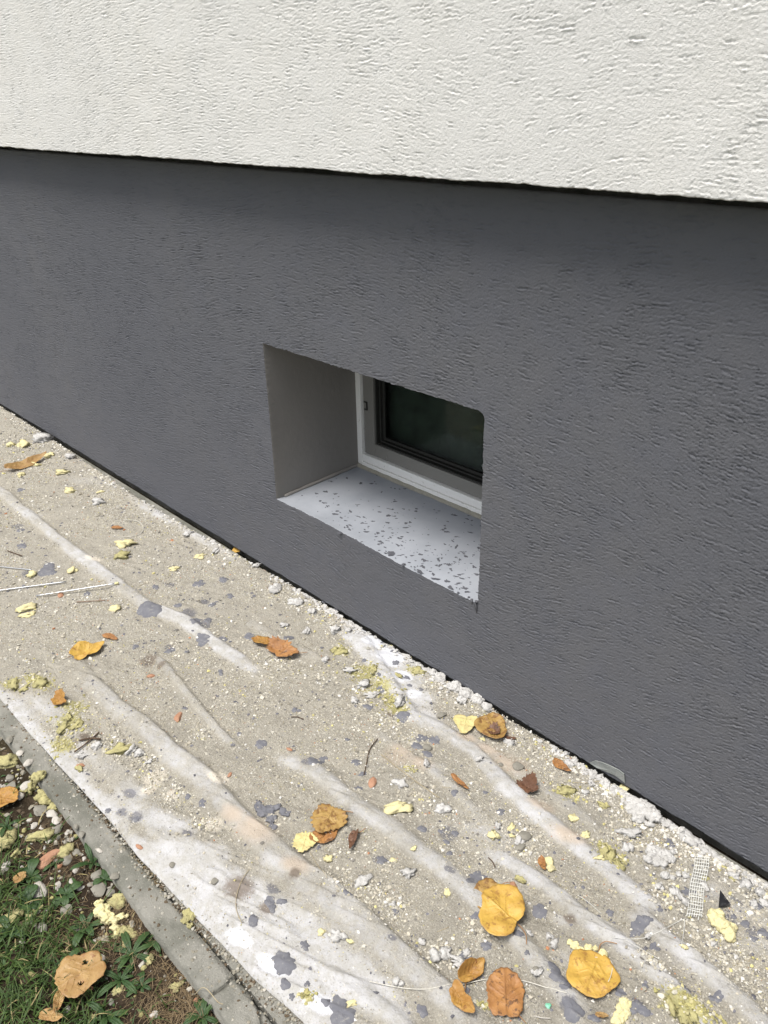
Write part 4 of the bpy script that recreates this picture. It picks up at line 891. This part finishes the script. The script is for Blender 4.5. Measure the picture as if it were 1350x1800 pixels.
strand('straw', [(275,1160),(262,1185),(250,1200)], .0006, 'straw', 'short straw by the brown stain on the left', 'straw', smooth=1)
strand('twig', [(131,1325),(150,1312),(175,1290)], .0020, 'twig', 'rotten dark twig among the olive foam crumbs', 'twig', .006)
strand('twig', [(140,1305),(158,1300),(178,1302)], .0024, 'twig', 'black rotted bark sliver beside the olive crumbs', 'twig', .006)
strand('twig', [(858,1509),(866,1516),(870,1526)], .0012, 'twig', 'tiny hooked twig right of the white patch', 'twig')
strand('twig', [(512,1262),(522,1261),(534,1266)], .0012, 'twig', 'tiny dark twig above the long pale crease', 'twig')
strand('straw', [(345,1760),(365,1763),(385,1775),(398,1798)], .0008, 'straw', 'pale arching stalk beside the kerb at the bottom', 'straw', .02)
strand('straw', [(1010,1377),(1035,1378),(1058,1374)], .0006, 'straw', 'fine straw near the wall gap and small brown leaf', 'straw', smooth=1)
strand('plastic_sliver', [(940,1788),(952,1791),(968,1792)], .0012, 'white_stone', 'thin white sliver near the bottom below the brown leaf', 'sliver')
# mesh strip: two sets of threads, woven lattice lying on the cloth
mq = [(1217,1539),(1241,1543),(1231,1617),(1206,1614)]
c4 = np.array([at(*q)[:2] for q in mq]); c4[0] += (c4[0]-c4[3])*.45; c4[1] += (c4[1]-c4[2])*.45
root = tag(empty('mesh_strip', at(1222,1578)), 'torn strip of white fibreglass mesh lying by the wall gap', 'mesh strip'); mr = np.array(root.location)
def mpt(u, v):
    a = c4[0]*(1-u)+c4[1]*u; b = c4[3]*(1-u)+c4[2]*u; q = a*(1-v)+b*v
    return np.array([q[0]+.0012*math.sin(v*9), q[1], float(surf(q[0], q[1]))+.0055+.002*math.sin(v*7+u)])-mr
mb = MB()
for k in range(7): mb.tube([mpt(k/6, v) for v in np.linspace(0, 1+(.04*rng.random() if k % 2 else 0), 24)], .0009, 4)
mb.build('warp_threads', M['fibre'], root); mb = MB()
for k in range(18): mb.tube([mpt(u, k/17.5)+np.array([0, 0, .0006]) for u in np.linspace(-.03, 1.03, 8)], .0009, 4)
mb.build('weft_threads', M['fibre'], root)
# black triangle of sheet plastic
T3 = np.array([at(1264,1573,.008), at(1262,1600,.008), at(1283,1596,.008)]); c_ = T3.mean(0); T3 = T3-c_
Vt = np.vstack([T3, T3+[0, 0, .003]]); Vt[3, 2] += .004
tag(link('plastic_scrap', raw_mesh('plastic_scrap', Vt, [np.array([(0, 1, 4, 3), (1, 2, 5, 4), (2, 0, 3, 5)]), np.array([(0, 2, 1), (3, 4, 5)])], [M['black']], False), None, c_), 'black triangular plastic scrap above the largest foam lump', 'plastic scrap')
tag(lump('plastic_scrap', 963, 1768, 5, M['mint'], .4, 1.4, .5, .4, 2), 'tiny mint green plastic scrap near the bottom', 'plastic scrap')
tag(lump('plaster_chunk', 812, 1694, 11, M['chunk'], .5, 1.6, .4, .9, 3, 9), 'crumpled grey and white scrap behind the folded orange leaf', PLC)

# ------------------------------------------------------------------ loose crumbs (nobody could count them)
def scatter(name, n, sampler, size, palette, mat, sub=0, flat=(.45, .9), zlift=.0, label=None, hf=surf):
    x, y, sz = sampler(n)
    bare_ = blobs(x, y, [(655,1125,16,1.2),(685,1158,18,1.2),(705,1190,13,1.2)]) > .45; k_ = ~bare_ | (rng.random(len(x)) < .12); x, y, sz = x[k_], y[k_], sz[k_]
    n = len(x)
    z = hf(x, y)
    if sub == 0:
        V0 = np.array([(1,0,0),(-1,0,0),(0,1,0),(0,-1,0),(0,0,1),(0,0,-1)], float); F0 = np.array([(0,2,4),(2,1,4),(1,3,4),(3,0,4),(2,0,5),(1,2,5),(3,1,5),(0,3,5)])
    elif sub < 0:
        V0 = np.array([(1,0,-.4),(-.6,.9,-.4),(-.6,-.9,-.4),(0,0,1)], float); F0 = np.array([(0,1,3),(1,2,3),(2,0,3),(0,2,1)])
    else: V0, F0 = ICO[0]
    k = len(V0)
    V = V0[None]*(1+.75*(rng.random((n, k, 1))-.5)) + .25*(rng.random((n, k, 3))-.5)
    r = sz[:, None]*np.stack([.8+.6*rng.random(n), .8+.5*rng.random(n), flat[0]+(flat[1]-flat[0])*rng.random(n)], 1)
    V = V*r[:, None, :]
    a = rng.random(n)*6.283; t = rng.normal(0, .35, n)
    ca_, sa_ = np.cos(a), np.sin(a); ct, st_ = np.cos(t), np.sin(t)
    Y1 = V[:, :, 1]*ct[:, None]-V[:, :, 2]*st_[:, None]; Z1_ = V[:, :, 1]*st_[:, None]+V[:, :, 2]*ct[:, None]
    Xr = V[:, :, 0]*ca_[:, None]-Y1*sa_[:, None]; Yr = V[:, :, 0]*sa_[:, None]+Y1*ca_[:, None]
    P = np.stack([Xr+x[:, None], Yr+y[:, None], Z1_+(z+r[:, 2]*.35)[:, None]], -1).reshape(-1, 3)
    Fc = (F0[None]+(np.arange(n)*k)[:, None, None]).reshape(-1, 3)
    pal = np.array([p_[1:] for p_ in palette]); wts = np.array([p_[0] for p_ in palette]); idx = rng.choice(len(pal), n, p=wts/wts.sum())
    c = pal[idx]*(.8+.4*rng.random((n, 1))); C_ = np.repeat(c, k, 0)
    return tag(link(name, raw_mesh(name, P, Fc, [mat], False, None, C_)), label, kind='stuff')
def near_density(n, x0, x1):
    # denser towards the near end, as far as single crumbs can be made out
    u = rng.random(n); return -(np.exp(u*np.log((-x0+.6)/(-x1+.6))+np.log(-x1+.6))-.6)
def on_cloth(smin, smax, powr, dthr=.35, clump=6., xr=(-5.2, .35)):
    def f(n):
        x = near_density(n*3, xr[0], -.0) if xr[1] > 0 else near_density(n*3, *xr)
        q_ = rng.random(len(x)); x = np.where(q_ < .04, rng.random(len(x))*.35, np.where(q_ > .62, -4.2+4.0*rng.random(len(x)), x))
        t = rng.random(len(x)); y = y_out(x)*(1-t)+y_in(x)*t
        d = dirt_at(x, y); g = fbm(x*clump, y*clump, 2)
        fo_ = folds(x, y)
        pr = np.maximum(.16, sstep(dthr-.3, dthr+.45, d))*(.25+1.6*sstep(.35, .68, g))*np.where(fo_ > .006, .22, 1)*(1+.4*sstep(-.18, -.02, y))
        m = rng.random(len(x))*1.7 < pr; x, y = x[m][:n], y[m][:n]
        s_ = smin+(smax-smin)*rng.random(len(x))**powr
        return x, y, s_*np.clip(1+.22*(np.abs(x)-1), 1, 2.0)
    return f
DUST = [(4, .58, .555, .48), (3, .50, .465, .385), (3, .40, .37, .30), (1.2, .70, .69, .66), (.8, .22, .21, .19), (.35, .60, .55, .26), (.12, .45, .22, .12)]
scatter('plaster_crumbs', 150000, on_cloth(.0008, .0024, 2.2, .3, 7.), 0, DUST, M['crumb'], -1)
scatter('plaster_crumbs', 8500, on_cloth(.0016, .0042, 2.6, .4, 5.), 0, DUST, M['crumb'], 1)
scatter('mortar_drops', 3200, on_cloth(.0010, .0042, 3.0, .05, 3.), 0, [(1, .13, .13, .15), (1, .17, .17, .19)], M['crumb'], 1, (.2, .4))
def spots(L, per, smin, smax, stretch=1.4):
    def f(n):
        X_, Y_ = [], []
        for q in L:
            p = G(q[0], q[1]); r = q[2]*mpp(p); k = int(per*q[2]); u = rng.normal(0, .62, k)*r*stretch*1.3; v = rng.normal(0, .62, k)*r*1.3
            X_.append(p[0]+u*.95-v*.3); Y_.append(p[1]+v*.95+u*.3)
        x = np.concatenate(X_); y = np.concatenate(Y_); m = (y < y_in(x)-.002)
        x, y = x[m], y[m]; return x, y, smin+(smax-smin)*rng.random(len(x))**2.5
    return f
scatter('foam_crumbs', 0, spots(OLIVE, 7, .0012, .0046), 0, [(3, .42, .39, .17), (2, .50, .46, .25), (1, .34, .31, .14), (2, .60, .57, .48)], M['crumb'], 1)
PILE = [(1130,1430,42),(1160,1510,30),(1110,1475,20),(1200,1500,16),(1300,1545,16),(1335,1575,18),(815,1222,34),(845,1250,22),(770,1190,22),(520,1060,24),(560,1085,22),(600,1110,20),(645,1222,22),(680,1268,16),(480,1040,18),(730,1300,18),(900,1290,26),(960,1330,16),(1000,1350,14),
 (600,1560,22),(650,1580,22),(700,1600,16),(780,1680,22),(930,1470,22),(920,1500,14),(230,1325,24),(180,1315,20),(260,1345,18),(300,1400,14),(360,1450,16),(270,1370,14),(330,930,16),(250,880,14),(150,830,16),(90,780,20),(30,740,14),(420,985,16),(1240,1650,22),(1170,1580,20),(1040,1400,16),(660,1050,0),(480,1170,18),(560,1190,22),(740,1410,16),(840,1640,14),(1300,1700,20),(1140,1700,14),(350,1290,12)]
scatter('plaster_crumbs', 0, spots(PILE, 9, .0008, .0040), 0, DUST[:4]+[(.5, .22, .21, .19), (.6, .60, .55, .26)], M['crumb'], 1)
# gritty rim of crumbled plaster along the wall
def rim_s(n):
    x = near_density(n, -5.2, -.25); y = y_in(x)-np.abs(rng.normal(0, .020, n))*(1+1.2*fbm(x*5, x*0, 4)); m = rng.random(n) < sstep(.42, .68, fbm(x*7, x*0+1, 7))+.10
    return x[m], y[m], (.0010+.0050*rng.random(n)**3.2)[m]
scatter('rim_crumbs', 4200, rim_s, 0, [(4, .70, .68, .63), (3, .60, .57, .50), (2, .45, .43, .38), (.5, .58, .53, .25), (.3, .2, .2, .2)], M['crumb'], 1)
def crust_s(n):
    x = near_density(n, -3.6, -.28); y = y_in(x)-.004-np.abs(rng.normal(0, .011, n)); m = rng.random(n) < sstep(.35, .62, fbm(x*4, x*0+6, 2))
    return x[m], y[m], (.003+.006*rng.random(n)**1.8)[m]
scatter('mortar_crust', 1500, crust_s, 0, [(3, .56, .55, .52), (2, .48, .46, .42), (1, .40, .38, .34)], M['chunk'], 1, (.35, .7))
def kerb_s(n):
    x = near_density(n, -3.5, -.5); j = rng.random(n) < .55
    y = np.where(j, y_out(x)-np.abs(rng.normal(0, .012, n)), -1.0+rng.random(n)*.07); m = (y > -1.0) & (y < y_out(x)+.001)
    return x[m], y[m], (.0008+.0028*rng.random(n)**2.6)[m]
scatter('kerb_grit', 3600, kerb_s, 0, [(2, .42, .40, .35), (3, .28, .26, .21), (2, .12, .09, .06)], M['crumb'], 1)
def soil_s(n):
    x = -2.4+2.0*rng.random(n); y = -1.008-.45*rng.random(n)**1.3; g = fbm(x*6, y*6, 3)
    up = sstep(-1.0, -1.9, x)
    m = rng.random(n) < np.clip((.12+.9*up)*sstep(-1.32, -1.05, y)*sstep(.3, .6, g)+.06, 0, 1)
    return x[m], y[m], (.0012+.0062*rng.random(n)**2.6)[m]
scatter('soil_grit', 6000, soil_s, 0, [(3, .36, .34, .29), (3, .27, .25, .20), (1.2, .46, .44, .40), (1.5, .38, .35, .16), (.3, .4, .2, .12), (2, .10, .075, .05)], M['crumb'], 1)
# powdery straws and fibres on the cloth
mb = MB()
x, y, _ = on_cloth(.001, .002, 1)(260)
for a, b in zip(x, y):
    L_ = .006+.03*rng.random()**2; an = rng.random()*6.28; cv = rng.normal()*.8; P = []
    q = np.array([a, b])
    for k in range(6):
        P.append((q[0], q[1], 0)); q = q+L_/6*np.array([math.cos(an), math.sin(an)]); an += cv/6
    P = np.array(P); P[:, 2] = surf(P[:, 0], P[:, 1])+.0012; mb.add(*(lambda t: (t.V[0], t.F4[0], t.F3[0]))(MB().tube(P, .00035+.0003*rng.random(), 4)))
tag(mb.build('dry_fibres', M['straw']), kind='stuff')

# ------------------------------------------------------------------ lawn edge: weeds, grass, dead roots
def blades(name, x, y, L, wdt, lean, colr, seg=4, droop=.9):
    n = len(x); z = soil_h(x, y); az_ = rng.random(n)*6.283; t = np.linspace(0, 1, seg+1)
    el0 = lean[0]+(lean[1]-lean[0])*rng.random(n)
    V = np.zeros((n, seg+1, 2, 3)); px_s = np.zeros(n); pz_s = np.zeros(n); ang = el0.copy(); bend = droop*rng.random(n)
    side = np.stack([-np.sin(az_), np.cos(az_), np.zeros(n)], -1)
    for k in range(seg+1):
        ww = wdt*(1-t[k]**1.6)*.5+.00008
        cen = np.stack([x+px_s*np.cos(az_), y+px_s*np.sin(az_), z-.003+pz_s], -1)
        V[:, k, 0] = cen-side*ww[:, None]; V[:, k, 1] = cen+side*ww[:, None]
        px_s = px_s+L/seg*np.cos(ang); pz_s = pz_s+L/seg*np.sin(ang); ang = ang-bend/seg*1.8
    V = V.reshape(-1, 3); b = np.arange(n)[:, None]*(2*(seg+1)); k = np.arange(seg)[None]*2
    F_ = np.stack([b+k, b+k+1, b+k+3, b+k+2], -1).reshape(-1, 4)
    C_ = np.repeat(colr, 2*(seg+1), 0)
    return tag(link(name, raw_mesh(name, V, F_, [M['grass']], True, None, C_)), kind='stuff')
n = 52000
x = -2.9+2.6*rng.random(n); y = -1.01-.75*rng.random(n)**.9
dk = sstep(-1.06, -1.20, y+.05*(fbm(x*7, y*7, 1)-.5)*2)*sstep(-.82, -1.06, x+.12*(fbm(x*9, y*9, 2)-.5)*2+.5*(y+1.25))
up = 1-.75*sstep(-1.35, -1.9, x)*(y > -1.16)
m = rng.random(n) < (.03+.97*dk*sstep(.30, .5, fbm(x*8, y*8, 6)+.25*sstep(-1.12, -1.3, y)))*up
x, y = x[m], y[m]; n = len(x)
gc = np.array([.030, .062, .012])+rng.random((n, 1))**2*np.array([.055, .070, .020]); dead = rng.random(n) < .10; gc[dead] = np.array([.30, .25, .12])*(.7+.5*rng.random((dead.sum(), 1)))
blades('grass', x, y, .018+.05*rng.random(n)**1.3, .0022+.0016*rng.random(n), (.25, 1.35), gc, 4, 1.3)
n = 1500                                              # small rounded leaves of ground cover
x = -2.3+1.7*rng.random(n); y = -1.012-.35*rng.random(n); m = rng.random(n) < sstep(.42, .62, fbm(x*9, y*9, 4)); x, y = x[m], y[m]; n = len(x)
gc = np.array([.030, .070, .020])+rng.random((n, 1))*np.array([.04, .06, .02])
blades('ground_cover', x, y, .008+.014*rng.random(n), .005+.007*rng.random(n), (.1, .9), gc, 4, .8)
n = 20000                                             # lawn goes on behind the camera's feet
x = -4+6*rng.random(n); y = -1.7-1.8*rng.random(n); gc = np.array([.05, .09, .02])+rng.random((n, 1))*np.array([.05, .07, .02])
blades('lawn_grass', x, y, .025+.04*rng.random(n), .0035+.002*rng.random(n), (.5, 1.4), gc, 3, 1.0)
n = 9000                                              # dead stalks and root threads on bare soil
cx_ = np.array([G(a, b, -.03)[:2] for a, b in [(345,1700),(320,1690),(250,1600),(240,1620),(330,1750),(260,1760),(300,1780),(360,1790),(180,1490),(60,1290),(100,1500),(200,1500),(120,1640),(200,1650)]])
i = rng.integers(0, len(cx_), n); x = cx_[i, 0]+rng.normal(0, .045, n); y = cx_[i, 1]+rng.normal(0, .035, n); m = y < -1.008; x, y = x[m], y[m]; n = len(x)
gc = np.array([.20, .145, .080])*(.5+.9*rng.random((n, 1)))
blades('dead_stalks', x, y, .010+.035*rng.random(n)**1.5, np.full(n, .0009), (-.1, .9), gc, 3, 1.5)
n = 2600; x = -2.2+1.4*rng.random(n); y = y_out(x)-.002-np.abs(rng.normal(0, .008, n)); m = fbm(x*9, x*0, 5) > .50; x, y = x[m], y[m]; n = len(x)
_sh = soil_h; soil_h = lambda a, b: np.full(np.shape(a), -.006)
blades('joint_moss', x, y, .003+.008*rng.random(n), np.full(n, .0010), (0, 1.2), np.array([.26, .20, .11])*(.5+.8*rng.random((n, 1))), 2, 1.5)
soil_h = _sh

def weed(px, py, L, leaves, label, width=.30, spread=6.28, a0=0.0, up=(.25, .75), round_=False, cat='weed'):
    p = at(px, py); root = tag(empty('weed_plant', p), label, cat, 'weeds growing beside the kerb')
    for k in range(leaves):
        r_ = np.random.default_rng(int(px*3+py+k*101)); a = a0+spread*(k+.4*r_.random())/leaves; l = L*(.45+.85*r_.random()); na = 9; mv = []
        e = up[0]+(up[1]-up[0])*r_.random(); x_, z_ = 0.0, 0.002; rows = []
        for q in range(na+1):
            t = q/na
            ww = l*width*(.62 if not round_ else .9)*(math.sin(math.pi*min(1, t**(1.3 if not round_ else 1.8)*.97+.02))**.8)*.5*(1+.12*((q % 2)*2-1)*(not round_))+.0010
            rows.append((x_, z_, ww)); x_ += l/na*math.cos(e); z_ += l/na*math.sin(e); e -= (.9+.5*r_.random())/na
        for x1, z1, ww in rows:
            for v_ in (-1, -.5, 0, .5, 1): mv.append((x1, v_*ww, z1+.35*abs(v_)*ww+.0006*r_.random()))
        V_ = np.array(mv); c_, s_ = math.cos(a), math.sin(a); V_[:, :2] = V_[:, :2] @ np.array([[c_, s_], [-s_, c_]])
        vein = np.tile([0, 0, 1, 0, 0], na+1).astype(float)
        lf = link('leaf', raw_mesh('leaf', V_, grid_faces(na+1, 5), [M['weed']], True, {'vein': vein, 'rim': np.zeros(len(V_))}), root)
        sm_ = lf.modifiers.new('sheet', 'SOLIDIFY'); sm_.thickness = .0004
    return root
weed(158,1500,.050,7,'upright dark green weed rooted against the kerb edge',.30,6.28,1.0,(.5,1.2))
weed(232,1680,.060,8,'spreading green rosette right of the forked foam',.30,6.28,.3)
weed(213,1725,.050,7,'green rosette beside the tan leaf with two holes',.32,6.28,.8)
weed(188,1790,.045,8,'bright green rosette at the bottom edge of the grass',.32,6.28,.2,(.3,.9))
weed(356,1790,.042,8,'small green rosette by the kerb at the bottom',.36,6.28,.5,(.2,.8))
weed(54,1545,.038,6,'round-leaved weed just above the white stone',.55,6.28,.1,(.4,1.0),True)
weed(52,1590,.034,6,'clover-like weed below the white stone',.65,6.28,1.1,(.3,.9),True)
weed(118,1575,.034,6,'low dull green weed between the stones',.55,6.28,.4,(.2,.7),True)
weed(153,1632,.050,6,'tall single-stem weed left of the forked foam',.42,6.28,.9,(.5,1.2))
weed(268,1655,.048,6,'dark green weed leaning on the kerb near the ragged foam',.34,3.8,2.8,(.2,.8))
weed(185,1548,.034,5,'small broad-leaved weed tucked under the kerb',.55,6.28,.5,(.2,.7),True)
weed(112,1700,.040,6,'broad-leaved weed in the grass above the tan leaf',.42,6.28,.5,(.3,.9))
weed(98,1520,.034,5,'thin weed among the pale soil stones',.36,6.28,.9,(.3,.9))
weed(12,1455,.040,6,'green weed at the left edge under the orange leaf',.30,6.28,.2,(.3,.9))
weed(20,1640,.042,7,'leafy weed in thick grass at the left edge',.42,6.28,.4,(.3,.9))
weed(250,1735,.036,6,'little weed on bare soil right of the rosettes',.36,6.28,1.3,(.2,.8))

flush_labels()
